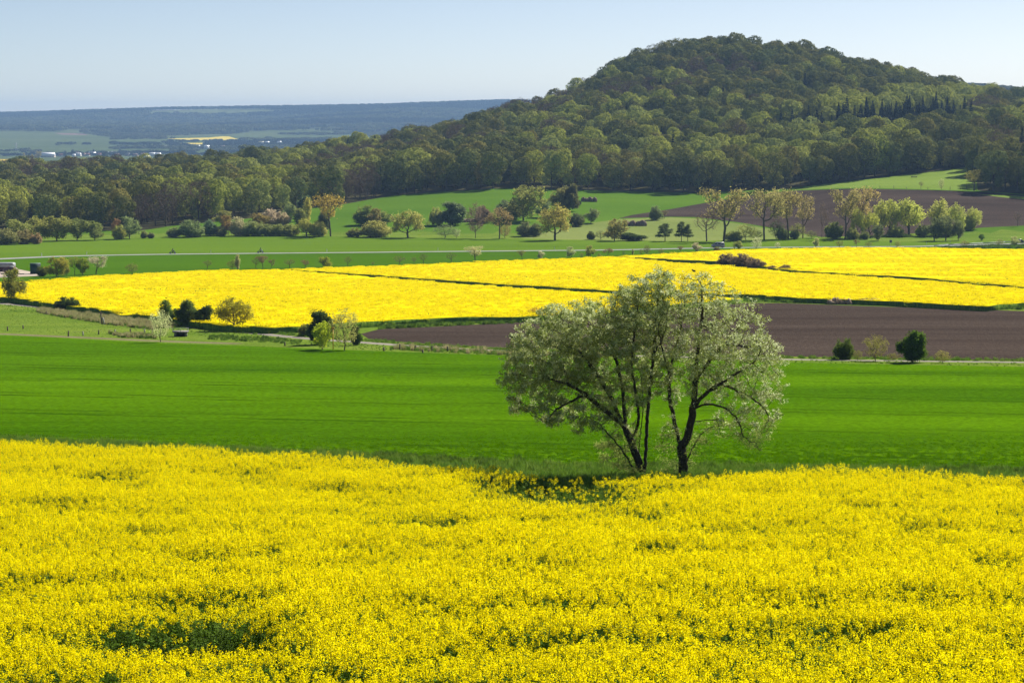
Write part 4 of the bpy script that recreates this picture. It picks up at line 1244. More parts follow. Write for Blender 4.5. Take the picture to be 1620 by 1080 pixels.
dark = (vnoise(ax * .4, ay, 350, 43) > .66)
idx = np.where(dark, rng.integers(4, 6, len(ax)), rng.integers(0, 4, len(ax)))
s_far = np.where(ay > 6750, 1.0, np.where((ax < 600), .55, .8)) * rng.uniform(.8, 1.2, len(ax))
rot = np.zeros((len(ax), 3)); rot[:, 2] = rng.uniform(0, 6.28, len(ax))
gn_scatter('distant_forest', np.column_stack([ax, ay, az - 2]), rot, np.column_stack([s_far] * 3), idx, fp, 'blue hazy woods on the long distant ridges and around the village', 'forest')

# ------------------------------------------------------------------ the near rape field, plant by plant
PETAL = new_mat('rape petals')
m_, nt_, out_ = PETAL
oi_ = N(nt_, 'ShaderNodeObjectInfo')
finish(nt_, out_, ramp(nt_, oi_.outputs['Random'], [(0, (.92, .78, .002)), (.5, (.97, .86, .003)), (1, (.94, .82, .002))]), .9, transl=.55, spec=0.0)
PETAL = m_
STEM = leaf_mat('rape stems and leaves', [(0, (.12, .22, .02)), (.5, (.15, .26, .03)), (1, (.16, .25, .05))], .5, var_scale=6.0)
def rape_plant(seed, nr, leafy, H=1.15):
    global rng
    keep = rng; rng = np.random.default_rng(seed)
    fc, fn, fsz = [], [], []
    st = MB()
    lc, ln, ls = [], [], []
    for k in range(nr):
        a = rng.uniform(0, 6.28); rad = rng.uniform(.03, .19)
        top = np.array([rad * math.cos(a), rad * math.sin(a), H * rng.uniform(.80, 1.07)])
        b = np.array([0, 0, H * rng.uniform(.3, .55)])
        st.tube(b, top, .006, .003, 3, False)
        n = int(rng.integers(20, 28))
        p = rng.normal(size=(n, 3)); p /= np.linalg.norm(p, axis=1)[:, None]
        w = rng.uniform(.036, .052)
        p2 = p * [w, w, w * 1.6]
        fc.append(top + [0, 0, -.01] + p2); fn.append(p + rng.normal(size=p.shape) * .5 + [.25, .25, .6]); fsz.append(rng.uniform(.022, .032, n))
    st.tube((0, 0, -.05), (0, 0, H * .55), .009, .007, 3, False)
    for k in range(leafy):
        a = rng.uniform(0, 6.28); h = rng.uniform(.15, .85) * H
        r_ = rng.uniform(.05, .16)
        lc.append([r_ * math.cos(a), r_ * math.sin(a), h]); ln.append([math.cos(a) * .5, math.sin(a) * .5, 1]); ls.append(rng.uniform(.08, .17) * (1.2 - h / H * .6))
    V = []; Fq = []; FMt = []; n0 = 0
    if nr:
        v, f = quads(np.vstack(fc), np.vstack(fn), np.concatenate(fsz), .95); V.append(v); Fq.append(f); FMt.append(np.zeros(len(f))); n0 = len(v)
    v, f = quads(np.array(lc), np.array(ln) + rng.normal(size=(len(lc), 3)) * .3, np.array(ls), .45); V.append(v); Fq.append(f + n0); FMt.append(np.ones(len(f))); n0 += len(v)
    v = np.vstack(st.v); f = np.vstack(st.f4); V.append(v); Fq.append(f + n0); FMt.append(np.ones(len(f)))
    rng = keep
    return mesh_np('rape_plant', np.vstack(V), np.vstack(Fq), [PETAL, STEM], np.concatenate(FMt))
rp = [obj('rape_%02d' % k, rape_plant(900 + k, [4, 5, 4, 5, 4, 5, 2, 1, 0, 0][k], [14, 14, 16, 14, 15, 14, 34, 36, 48, 48][k]), link=False) for k in range(10)]
P = R['rape_near']
ey_max = near_edge[:, 1].max()
px_, py_ = [], []
yv = 29.0
while yv < ey_max:
    st = .235 if yv < 60 else .25
    half = .275 * yv + 2.0
    xs = np.arange(-half, half, st)
    px_.append(xs + rng.uniform(-.08, .08, len(xs))); py_.append(np.full(len(xs), yv) + rng.uniform(-.08, .08, len(xs)))
    yv += st
rx_ = np.concatenate(px_); ry_ = np.concatenate(py_)
edge_y = np.interp(rx_ / ry_, near_edge[:, 0] / near_edge[:, 1], near_edge[:, 1]) + (vnoise(rx_, ry_, 1.6, 51) - .5) * 1.6
k_ = ry_ < edge_y
rx_ = rx_[k_]; ry_ = ry_[k_]
hole_shade = np.zeros(len(rx_))
patches = [(290, 993, 350, 60, 1.25), (410, 1018, 150, 30, 1.3), (885, 768, 290, 56, 1.0), (960, 786, 150, 26, 1.05), (800, 758, 130, 26, .85), (1060, 768, 120, 20, .7), (180, 752, 110, 14, .8), (215, 768, 40, 14, 1.1), (80, 792, 60, 14, .9), (265, 810, 50, 10, .7),  # patch by the big trees: thin crop plus their shadow, put in as low leafy plants
           (170, 918, 250, 26, .55), (40, 915, 100, 16, .6), (400, 757, 120, 12, .7), (520, 772, 90, 16, .8), (700, 818, 150, 18, .8), (430, 870, 60, 22, .75), (620, 955, 160, 26, .55), (790, 965, 200, 30, .5),
           (720, 820, 60, 14, .8), (1160, 838, 300, 18, .65), (1190, 842, 120, 14, .9), (1350, 795, 130, 12, .8), (1580, 888, 110, 20, 1.0), (1340, 1003, 260, 26, .6), (1240, 990, 200, 22, .5), (1020, 815, 70, 14, .7),
           (1060, 880, 90, 12, .4), (900, 890, 100, 14, .35), (1480, 830, 90, 14, .5), (1560, 1000, 120, 20, .5), (150, 1010, 120, 14, .4), (560, 880, 40, 14, .5), (600, 790, 140, 20, .6), (1100, 760, 120, 14, .5), (380, 940, 120, 14, .45), (760, 1050, 200, 18, .3), (1180, 940, 160, 14, .35)]
pr_ = np.random.default_rng(77)
for k in range(75):
    b = 770 + 310 * pr_.uniform() ** 1.1
    patches.append((pr_.uniform(-20, 1640), b, pr_.uniform(50, 240) * (.6 + (b - 700) / 500), pr_.uniform(8, 17) * (.6 + (b - 700) / 400), pr_.uniform(.35, .85)))
for (a, b, w, h, s_) in patches:
    c = proj(a, b + 2, 1.05)
    d = c[1]; t = float(tan_of(b))
    wx = w / 2 / F * d; wy = h / 2 / F * d / max(t - .108, .03)
    q = ((rx_ - c[0]) / wx) ** 2 + ((ry_ - c[1]) / wy) ** 2
    q = q * (1 + .7 * (vnoise(rx_, ry_, .8, 52) - .5))
    hole_shade = np.maximum(hole_shade, s_ * np.clip(1.35 - q, 0, 1) ** .8)
n_lo = vnoise(rx_ * .55, ry_, 2.2, 53) * .5 + vnoise(rx_ * .6, ry_, .8, 54) * .35 + vnoise(rx_ * .3, ry_, 5, 55) * .3
hole_shade = np.maximum(hole_shade, np.clip((n_lo - .62) * 2.8, 0, .80))
keepm = rng.uniform(size=len(rx_)) > np.clip(hole_shade - .55, 0, .55) * 1.6
rx_ = rx_[keepm]; ry_ = ry_[keepm]; hole_shade = hole_shade[keepm]
rz_ = zt(rx_, ry_)
u_ = rng.uniform(size=len(rx_))
idx = rng.integers(0, 6, len(rx_))
idx = np.where(u_ < np.clip(hole_shade, 0, 1) * .75, rng.integers(6, 8, len(rx_)), idx)
idx = np.where(u_ < np.clip(hole_shade - .55, 0, .6) * 1.5, rng.integers(8, 10, len(rx_)), idx)
hs = (1 - .30 * np.clip(hole_shade, 0, 1.15)) * np.where(idx >= 8, .62, 1.0) * rng.uniform(.90, 1.10, len(rx_)) * (1 + .22 * (vnoise(rx_ * .6, ry_, 2.6, 56) - .5))
ws = rng.uniform(.9, 1.2, len(rx_))
rot = np.column_stack([rng.normal(size=len(rx_)) * .07, rng.normal(size=len(rx_)) * .07, rng.uniform(0, 6.28, len(rx_))])
gn_scatter('rapeseed_crop', np.column_stack([rx_, ry_, rz_]), rot, np.column_stack([ws, ws, hs]), idx, rp, 'yellow flowering rapeseed plants filling the whole foreground', 'rapeseed crop')

def rape_clump(seed):
    global rng
    keep = rng; rng = np.random.default_rng(seed)
    n = 125
    a = rng.uniform(0, 6.28, n); r_ = 1.0 * np.sqrt(rng.uniform(size=n))
    c = np.column_stack([r_ * np.cos(a), r_ * np.sin(a), rng.uniform(.98, 1.16, n)])
    nr = rng.normal(size=(n, 3)) * .40 + [0, 0, .9]
    v, f = quads(c, nr, rng.uniform(.13, .22, n), .9)
    m_ = 9
    a = rng.uniform(0, 6.28, m_); r_ = 1.0 * np.sqrt(rng.uniform(size=m_))
    c2 = np.column_stack([r_ * np.cos(a), r_ * np.sin(a), rng.uniform(.25, .85, m_)])
    v2, f2 = quads(c2, rng.normal(size=(m_, 3)) + [0, -.6, .3], rng.uniform(.25, .45, m_), .7)
    rng = keep
    return mesh_np('rape_clump', np.vstack([v, v2]), np.vstack([f, f2 + len(v)]), [FARPETAL, STEM], np.concatenate([np.zeros(n), np.ones(m_)]))
FARPETAL = leaf_mat('far rape petals', [(0, (.82, .715, .001)), (1, (.88, .775, .001))], .35, var_scale=.8)
rc = [obj('clump_%02d' % k, rape_clump(950 + k), link=False) for k in range(5)]
cx_, cy_ = [], []
for key in ('rape_A', 'rape_B', 'rape_C'):
    Pk = R[key]; mn = Pk.min(0); mx = Pk.max(0); yv = mn[1]
    while yv < mx[1]:
        st = 2.1 * max(1, yv / 450)
        xs = np.arange(max(mn[0], -.29 * yv), min(mx[0], .29 * yv), st * 1.15)
        x = xs + rng.uniform(-.9, .9, len(xs)); y = yv + rng.uniform(-.9, .9, len(xs))
        k_ = inside(Pk, x, y); cx_.append(x[k_]); cy_.append(y[k_]); yv += st
cx_ = np.concatenate(cx_); cy_ = np.concatenate(cy_)
thin_ = vnoise(cx_ * .18, cy_, 7, 22) * .6 + vnoise(cx_ * .3, cy_, 3, 29) * .4
k_ = thin_ < np.where(inside(R['rape_C'], cx_, cy_), .62, .74)
cx_ = cx_[k_]; cy_ = cy_[k_]; n_ = len(cx_)
s_ = rng.uniform(.85, 1.15, (n_, 1)) * np.array([[1.15, 1.15, 1.0]])
gn_scatter('rapeseed_crop', np.column_stack([cx_, cy_, zt(cx_, cy_) - .1]), np.column_stack([np.zeros(n_), np.zeros(n_), rng.uniform(0, 6.28, n_)]), s_, rng.integers(0, 5, n_), rc, 'flowering rape clumps standing out of the three middle distance rapeseed fields', 'rapeseed crop')
print('far clumps', n_, 'near plants', len(rx_))

# ------------------------------------------------------------------ rough grass along verges
GM = leaf_mat('verge grass', [(0, (.10, .20, .02)), (.5, (.15, .26, .03)), (1, (.20, .29, .05))], .35, var_scale=2)
GD = leaf_mat('dark nettles', [(0, (.08, .15, .02)), (1, (.12, .20, .03))], .3, var_scale=2)
GR = leaf_mat('dry reed grass', [(0, (.34, .30, .14)), (.5, (.27, .28, .10)), (1, (.42, .36, .2))], .5, var_scale=2)
def tuft(seed, n, spread, h, mat, w=.02):
    global rng
    keep = rng; rng = np.random.default_rng(seed)
    a = rng.uniform(0, 6.28, n); r = spread * np.sqrt(rng.uniform(size=n))
    b = np.column_stack([r * np.cos(a), r * np.sin(a), np.full(n, -.03)])
    lean = rng.normal(size=(n, 2)) * .28 * h
    t = b + np.column_stack([lean, h * rng.uniform(.6, 1.1, n)])
    mid_ = (b + t) / 2 + np.column_stack([-lean * .15, np.zeros(n)])
    s = np.column_stack([np.cos(a + 1.3), np.sin(a + 1.3), np.zeros(n)]) * w
    V = np.stack([b - s, b + s, mid_ + s * .8, mid_ - s * .8, t], 1).reshape(-1, 3)
    i = np.arange(n)[:, None] * 5
    rng = keep
    return mesh_np('tuft', V, [i + np.array([[0, 1, 2, 3]]), i + np.array([[3, 2, 4]])], [mat])
tp = [tuft(1, 46, .28, .42, GM), tuft(2, 46, .3, .34, GM), tuft(3, 60, .3, .45, GD, .03), tuft(4, 50, .28, .6, GR, .022), tuft(5, 40, .3, .3, GM, .03)]
tp = [obj('tuft_%02d' % k, t, link=False) for k, t in enumerate(tp)]
tx, ty, ti, ts = [], [], [], []
def sow(P, dens, idxs, smin, smax, filt=None):
    P = np.asarray(P); mn = P.min(0); mx = P.max(0)
    n = int(dens * (mx[0] - mn[0]) * (mx[1] - mn[1]))
    x = rng.uniform(mn[0], mx[0], n); y = rng.uniform(mn[1], mx[1], n)
    k = inside(P, x, y) & (np.abs(x) < .30 * y)
    if filt is not None: k &= filt(x, y)
    x = x[k]; y = y[k]
    tx.append(x); ty.append(y); ti.append(rng.choice(idxs, len(x))); ts.append(rng.uniform(smin, smax, len(x)))
gb = np.array(green_bot)
sow(np.vstack([near_edge, gb[::-1]]), 9, [0, 1, 4], .6, 1.15)
sow(np.vstack([near_edge, gb[::-1]]), 3, [2, 0, 0], .6, 1.1, lambda x, y: (vnoise(x * .5, y, 2.5, 61) > .64) & (x / y > -.09))
gb2 = gb.copy(); gb2[:, 1] -= 1.2; gb3 = gb.copy(); gb3[:, 1] += .8
sow(np.vstack([gb2, gb3[::-1]]), 6, [2, 0], .6, 1.1, lambda x, y: (vnoise(x * .4, y * .4, 2.0, 62) > .58) & (x / y > -.07))
def band(pxs, w): return line_poly(pxs, w)[0]
lane_vis = [p for p in lane_px if -200 < p[0] < 1900]
notlane = lambda x, y: ~inside(R['lane'], x, y)
sow(band([(p[0], p[1] - 1.5) for p in lane_vis], 5), 1.6, [0, 1, 4], .6, 1.2, notlane)
sow(band([(p[0], p[1] + 4) for p in lane_vis], 12), .9, [1, 4, 4], .25, .5, lambda x, y: notlane(x, y) & ~inside(R['green_field'], x, y))
sow(poly([(60, 489), (150, 498.5), (290, 517), (240, 521), (180, 515), (120, 505), (60, 495)]), 2.6, [3, 3, 0], .7, 1.3)
sow(poly([(620, 548), (700, 552), (780, 556), (960, 563), (960, 567), (780, 561), (700, 557), (620, 553)]), 2.4, [3, 0, 1], .6, 1.3)
sow(poly([(332, 530), (400, 533), (480, 539), (470, 544), (400, 541), (330, 537)]), 1.6, [2, 0, 1], .5, 1.0)
sow(poly([(170, 527), (245, 530), (245, 536), (190, 534)]), 2.0, [3, 2], .6, 1.1)
sow(poly([(0, 485), (60, 492), (260, 524), (300, 530), (300, 538), (150, 533), (0, 525)]), .8, [1, 4, 1, 4], .12, .3, notlane)
sow(poly([(600, 517), (740, 510), (830, 506), (830, 511), (700, 516), (600, 521)]), 1.3, [0, 1, 2], .9, 1.6)
sow(poly([(1160, 470), (1400, 476), (1560, 486), (1640, 480), (1640, 491), (1400, 483), (1160, 477)]), 1.3, [0, 1, 2], .9, 1.7)
sow(poly([(1490, 392), (1640, 388), (1640, 393), (1490, 393)]), .4, [2, 2, 0], 1.5, 2.5)
# crop-edge stalks below the rape canopies
for key in ('rape_A', 'rape_B', 'rape_C'):
    pass
tx = np.concatenate(tx); ty = np.concatenate(ty); ti = np.concatenate(ti); ts = np.concatenate(ts)
rot = np.column_stack([np.zeros(len(tx)), np.zeros(len(tx)), rng.uniform(0, 6.28, len(tx))])
gn_scatter('verge_grass', np.column_stack([tx, ty, zt(tx, ty)]), rot, np.column_stack([ts] * 3), ti, tp, 'rough green and dry grass along field edges, lane and ditch', 'grass')

# short wheat, blade tufts near enough to be seen as relief
wt = [obj('wheat_%02d' % k, tuft(20 + k, 30, .2, .13, leaf_mat('wheat blades %d' % k, [(0, (.060, .160, .001)), (1, (.085, .195, .002))], .5, var_scale=1.5), .012), link=False) for k in range(3)]
wx, wy = [], []
yv = 94.0
while yv < 128:
    st = .36 * (yv / 95)
    xs = np.arange(-.275 * yv, .275 * yv, st)
    wx.append(rng.uniform(-.275 * yv, .275 * yv, len(xs))); wy.append(yv + rng.uniform(-st, st, len(xs)))
    yv += st
wx = np.concatenate(wx); wy = np.concatenate(wy)
k_ = inside(R['green_field'], wx, wy) & (np.interp(wx / wy, gb[:, 0] / gb[:, 1], gb[:, 1]) < wy - .4)
wx = wx[k_]; wy = wy[k_]
s_ = rng.uniform(.8, 1.25, len(wx)) * (.85 + .3 * vnoise(wx * .12, wy, 1.6, 71)) * np.clip(1.0 - (wy - 94) / 36, .15, 1.0)
gn_scatter('wheat_blades', np.column_stack([wx, wy, zt(wx, wy)]), np.column_stack([np.zeros(len(wx)), np.zeros(len(wx)), rng.uniform(0, 6.28, len(wx))]),
           np.column_stack([s_ * 1.2, s_ * 1.2, s_]), rng.integers(0, 3, len(wx)), wt, 'short green wheat covering the field behind the big trees', 'wheat')

# ------------------------------------------------------------------ the big pair of blossoming trees
D0 = 91.0
def hp(px, py, dep=0.0):
    y = D0 + dep
    return np.array([float(u_of(px, py)) * y, y, -float(tan_of(py)) * y])
MPP = D0 / F
BARK_NEAR = plain('dark furrowed bark', (.05, .04, .03), .95, .1, nscale=9.0, var=.6)
LEAF_HERO = leaf_mat('grey green young leaves', [(0, (.31, .37, .09)), (1, (.33, .39, .10))], .5, var_scale=1.1)
BLOSSOM = leaf_mat('creamy white blossom', [(0, (.62, .68, .36)), (1, (.70, .75, .46))], .45, var_scale=1.5)
def hero(base_px, limbs, lobes, seed, label, nleaf, rbase, suckers):
    global rng
    keep = rng; rng = np.random.default_rng(seed)
    base = hp(*base_px)
    base[2] = float(zt(base[0], base[1]))
    nodes = [base - [0, 0, .15]]; parent = [-1]
    ids = {}
    for li, (src, pts_, dep) in enumerate(limbs):
        P_ = [hp(p[0], p[1], dep * (k + 1) / len(pts_)) for k, p in enumerate(pts_)]
        if src is None: p0 = 0
        else:
            p0 = min(ids[src], key=lambda q: np.linalg.norm(nodes[q] - P_[0]))
        last = p0; mine = [p0]
        cur = nodes[p0]
        # chaikin-smoothed limb
        Q = np.vstack([cur] + P_)
        for _ in range(2):
            Q = np.vstack([Q[:1], np.vstack([np.stack([.75 * Q[:-1] + .25 * Q[1:], .25 * Q[:-1] + .75 * Q[1:]], 1).reshape(-1, 3)]), Q[-1:]])
        seg = np.linalg.norm(np.diff(Q, axis=0), axis=1); s = np.concatenate([[0], np.cumsum(seg)])
        n = max(2, int(s[-1] / .16))
        for t in np.linspace(0, s[-1], n + 1)[1:]:
            q = np.array([np.interp(t, s, Q[:, c]) for c in range(3)]) + rng.normal(size=3) * .018
            nodes.append(q); parent.append(last); last = len(nodes) - 1; mine.append(last)
        ids[li] = mine
    att = []
    for (cx, cy, dep, rx, ry, rd, n) in lobes:
        c = hp(cx, cy, dep)
        att.append(ell_points(n, c, (rx * MPP, rd, ry * MPP), .15))
    att = np.vstack(att)
    nd, pr = colonize(att, nodes, parent, .15, .24, 1.6, 70, grav=.02, jitter=.22, cap=14000)
    # fine twigs from every thin node
    r, kids = radii(nd, pr, .0065, 2.35, rbase)
    thin = np.where(r < .016)[0]
    tw_n, tw_p = [], []
    n0 = len(nd)
    for i in thin:
        if rng.uniform() < .55:
            d = rng.normal(size=3); d[2] = abs(d[2]) * .4 + .1; d /= np.linalg.norm(d)
            tw_n.append(nd[i] + d * rng.uniform(.12, .28)); tw_p.append(i)
    nd2 = np.vstack([nd, tw_n]); pr2 = np.concatenate([pr, tw_p]).astype(int)
    r2 = np.concatenate([r, np.full(len(tw_n), .0050)])
    big = r2 > .03
    r2[0] = rbase * 1.35; r2[1] = rbase * 1.15
    v, f = tubes(nd2, pr2, r2, 6, 0, .05)
    e = empty('blossoming_tree', tuple(base)); tag(e, label, 'tree', None)
    tm = mesh_np('trunk', v - base, f, [BARK_NEAR], smooth=True)
    obj('trunk', tm, e)
    tips = np.where(r2 < .0125)[0]
    tips = tips[rng.uniform(size=len(tips)) < .62]
    w_ = nd2[tips]
    # leafiness by height: thin near the trunk foot
    wgt = rng.uniform(.1, 1, len(tips)); rep = rng.choice(len(tips), nleaf, p=wgt / wgt.sum())
    c = w_[rep] + rng.normal(size=(nleaf, 3)) * [.10, .10, .085]
    nr = rng.normal(size=c.shape) + [0, 0, .5]
    lv, lf = quads(c, nr, rng.uniform(.05, .095, nleaf), .55)
    obj('crown', mesh_np('crown', lv - base, lf, [LEAF_HERO]), e)
    tip2 = np.where(np.arange(len(nd2)) >= n0)[0]
    ncl = int(nleaf * .15)
    cc = nd2[rng.choice(np.concatenate([tip2, tips]), ncl)] + rng.normal(size=(ncl, 3)) * .05
    cc = cc[cc[:, 2] > base[2] + rng.uniform(1.8, 3.2, len(cc))]; ncl = len(cc)
    c = np.repeat(cc, 5, 0) + rng.normal(size=(ncl * 5, 3)) * .035
    nr = rng.normal(size=c.shape) + [0, 0, .8]
    bv, bf = quads(c, nr, rng.uniform(.045, .08, len(c)), .85)
    obj('blossom', mesh_np('blossom', bv - base, bf, [BLOSSOM]), e)
    rng = keep
    print('hero nodes', len(nd2), 'leaves', nleaf)
limbsL = [(None, [(1014, 745), (1008, 722), (1000, 700), (990, 680)], -.1),
          (0, [(985, 672), (965, 655), (945, 640), (925, 622), (900, 608), (872, 600)], -1.2),
          (0, [(980, 660), (968, 630), (950, 600), (925, 565), (895, 535)], -.4),
          (0, [(988, 660), (985, 620), (978, 580), (965, 530), (955, 490)], .8),
          (0, [(1003, 690), (1012, 665), (1006, 625), (998, 580), (1003, 530), (1010, 480)], -.8),
          (None, [(1021, 740), (1023, 700), (1024, 650), (1030, 600), (1036, 540), (1040, 480), (1042, 445)], .4),
          (1, [(915, 630), (880, 645), (862, 668)], -.8),
          (1, [(900, 590), (860, 570), (825, 565)], .9),
          (2, [(935, 565), (905, 560), (860, 540), (838, 520)], 1.4),
          (5, [(1035, 560), (1052, 530), (1056, 490)], -1.2),
          (3, [(975, 570), (945, 530), (920, 500)], 1.8),
          (None, [(1004, 744), (988, 716), (966, 690), (946, 668), (925, 655)], -1.0),
          (None, [(1016, 742), (1010, 710), (1014, 680), (1018, 640), (1014, 600)], -1.0)]
lobesL = [(872, 560, .2, 80, 66, 2.6, 560), (905, 520, -.3, 75, 48, 2.4, 330), (845, 590, -.3, 52, 42, 2.0, 240), (960, 540, 0, 82, 74, 2.8, 560), (1010, 500, .2, 58, 66, 2.4, 380), (1042, 455, 0, 34, 32, 1.4, 130),
          (815, 600, .1, 30, 38, 1.4, 110), (900, 650, -.4, 46, 30, 1.6, 100), (868, 655, .3, 26, 26, 1.0, 50), (975, 625, .3, 62, 42, 2.0, 170), (1025, 585, .3, 46, 50, 2.0, 190), (985, 692, -.2, 26, 40, .9, 110), (1000, 475, .4, 34, 28, 1.6, 80), (850, 630, 0, 50, 34, 1.6, 110), (930, 665, -.5, 44, 26, 1.2, 90), (965, 712, 0, 24, 30, .8, 60), (990, 735, -.3, 20, 16, .6, 40), (820, 640, .2, 26, 24, 1.0, 50)]
limbsR = [(None, [(1081, 740), (1080, 722), (1078, 705)], 0),
          (0, [(1072, 690), (1064, 655), (1058, 620), (1060, 580), (1072, 540), (1080, 500)], .5),
          (0, [(1084, 700), (1092, 675), (1098, 640), (1100, 590), (1106, 540), (1112, 490), (1110, 455)], -.3),
          (2, [(1096, 650), (1108, 628), (1135, 610), (1165, 590), (1195, 570)], -1.0),
          (2, [(1100, 668), (1115, 664), (1131, 664)], -.3),
          (2, [(1098, 646), (1120, 637), (1148, 645), (1168, 662), (1176, 690)], -.9),
          (2, [(1102, 600), (1122, 570), (1150, 540), (1175, 510)], 1.0),
          (1, [(1060, 600), (1050, 560), (1040, 520)], -.9),
          (6, [(1150, 545), (1180, 548), (1215, 556)], .6),
          (3, [(1140, 607), (1170, 618), (1205, 640), (1222, 665)], .7),
          (None, [(1083, 742), (1092, 716), (1104, 694), (1118, 676), (1140, 672)], .9)]
lobesR = [(1105, 530, 0, 72, 84, 2.7, 520), (1160, 540, .2, 72, 74, 2.6, 440), (1075, 490, -.2, 48, 58, 2.2, 240), (1200, 580, -.2, 48, 62, 2.2, 230), (1120, 470, 0, 54, 32, 1.8, 150), (1215, 640, .2, 32, 46, 1.5, 90),
          (1180, 660, -.3, 40, 48, 1.4, 110), (1195, 700, -.2, 20, 24, .7, 30), (1080, 590, .2, 60, 52, 2.0, 170), (1140, 610, .3, 50, 36, 1.8, 110), (1065, 690, .1, 22, 46, .8, 60), (1055, 735, .1, 16, 14, .7, 26), (1100, 715, .2, 18, 26, .7, 24), (1105, 442, 0, 30, 14, 1.1, 34), (1150, 670, .2, 40, 30, 1.0, 60), (1195, 690, .2, 26, 28, .8, 44), (1105, 700, 0, 22, 26, .8, 40), (1050, 700, 0, 16, 40, .7, 50)]
hero((1014, 758, 0), limbsL, lobesL, 11, 'left of the two big blossoming trees, wider crown and several leaning stems', 100000, .21, 0)
hero((1081, 757, .3), limbsR, lobesR, 12, 'right of the two big blossoming trees, airier crown with a broken limb stub', 38000, .22, 0)

# ------------------------------------------------------------------ small built things
def paint(name, col, rough=.5, ns=2.0, var=.15, spec=.4): return plain(name, col, rough, spec, nscale=ns, var=var)
WOOD = paint('weathered wood', (.16, .13, .10), .9, 8, .4, .1)
WOODP = paint('pale peeled wood', (.45, .42, .36), .9, 8, .3, .1)
GREYM = paint('dull galvanised metal', (.42, .44, .46), .5, 2, .15)
DARK = paint('dark rubber', (.03, .03, .03), .8, 3, .2)
GLASS = plain('dark glass', (.03, .04, .05), .1, .6)

# fence posts on the meadows
posts = [(12, 523, 7, WOOD, 'short dark post at the left edge of the small meadow'), (37, 520, 6, WOOD, 'dark post in the middle of the small left meadow'), (73, 497, 5, WOOD, 'thin post against the dry reeds by the lane'),
         (108, 532, 9, WOOD, 'thickest dark post on the lower track, left'), (132, 531, 7, WOODP, 'thin pale post right of the thickest dark one'), (156, 529, 7, WOOD, 'third post of the ditch row from the thick one'),
         (182, 528, 7, WOODP, 'pale post in the middle of the ditch row'), (207, 526, 6, WOOD, 'dark low post left of the culvert'), (229, 526, 6, WOODP, 'pale low post nearest the white blossoming tree'), (241, 527, 7, WOOD, 'dark post touching the white blossoming tree'),
         (451, 547, 6, WOOD, 'lone dark stump post on the verge above the wheat'), (608, 555, 6, WOOD, 'small dark post at the left end of the right ditch fence'), (632, 553, 9, WOOD, 'tall dark post, second of the right ditch fence'),
         (657, 554, 8, WOOD, 'dark post in the middle of the right ditch fence'), (683, 555, 8, WOOD, 'leaning dark post of the right ditch fence'), (708, 556, 8, WOOD, 'last dark post before the tall grass'), (669, 558, 5, WOOD, 'low dark stub in front of the right ditch fence')]
for px, py, h, mt, lb in posts:
    p = proj(px, py); hh = h * p[1] / F
    b = MB(); r_ = .11
    b.tube((0, 0, -.3), (rng.normal() * .05, 0, hh), r_, r_ * .85, 7)
    o = obj('fence_post', b.mesh('fence_post', mt), loc=tuple(p), rot=(0, rng.normal() * .06, 0)); tag(o, lb, 'post', 'fence posts beside the lane')
# fence wires between the ditch posts
def wire(pxs, hgt, label):
    b = MB(); P_ = [proj(*q) for q in pxs]
    o0 = P_[0]
    for a, c in zip(P_[:-1], P_[1:]): b.tube(a - o0 + [0, 0, hgt], c - o0 + [0, 0, hgt], .012, .012, 3, False)
    o = obj('fence_wire', b.mesh('fence_wire', WOOD), loc=tuple(o0)); tag(o, label, 'fence wire')
wire([(108, 532), (132, 531), (156, 529), (182, 528), (207, 526), (229, 526), (241, 527)], .55, 'thin wire strung along the posts left of the culvert')
wire([(632, 553), (657, 554), (683, 555), (708, 556)], .6, 'thin wire strung along the posts right of the lane trees')

# electricity pole by the lane
p = proj(162, 513); e = empty('wooden_pole', tuple(p)); tag(e, 'leaning wooden pole with pale lower half beside the lane reeds', 'pole')
hh = 20 * p[1] / F
obj('shaft', MB().tube((0, 0, -.3), (-.25, 0, hh), .13, .09, 8).mesh('shaft', WOOD), e)
obj('support', MB().tube((.35, 0, -.3), (.1, 0, hh * .55), .14, .12, 8).mesh('support', WOODP), e)
obj('crossbar', MB().box((-.2, 0, hh * .9), (.7, .08, .09)).mesh('crossbar', WOOD), e)

# yellow gas marker
p = proj(527, 553); e = empty('marker_post', tuple(p)); tag(e, 'orange yellow marker post in front of the lane trees', 'marker')
ORP = paint('orange paint', (.65, .30, .02), .6)
obj('pole', MB().tube((0, 0, -.2), (0, 0, 2.6), .06, .06, 8).mesh('pole', ORP), e)
obj('cap', MB().prism([(-.22, 2.6), (.22, 2.6), (0, 2.85)], .3).mesh('cap', ORP), e)

# culvert in the ditch
p = proj(286, 532); e = empty('culvert', tuple(p), .12); tag(e, 'small grey concrete culvert with dark opening under the lane', 'culvert'); e.scale = (.8, .8, .6)
CON = paint('concrete', (.20, .19, .17), .9, 1.5, .2, .1)
W_ = 1.8
b = MB().box((-W_ / 2, 0, .45), (.35, 2.2, 1.2)).box((W_ / 2, 0, .45), (.35, 2.2, 1.2)).box((0, 1.0, .3), (W_ - .35, .15, .9))
obj('side_walls', b.mesh('side_walls', CON), e)
obj('slab', MB().box((0, 0, 1.13), (W_ + .9, 2.6, .16)).mesh('slab', CON), e)
b = MB()
for k in (-1, 0, 1): b.tube((k * 1.3, -1.2, 1.2), (k * 1.3, -1.2, 2.0), .04, .04, 6)
b.tube((-1.4, -1.2, 2.0), (1.4, -1.2, 2.0), .04, .04, 6)
obj('railing', b.mesh('railing', GREYM), e)

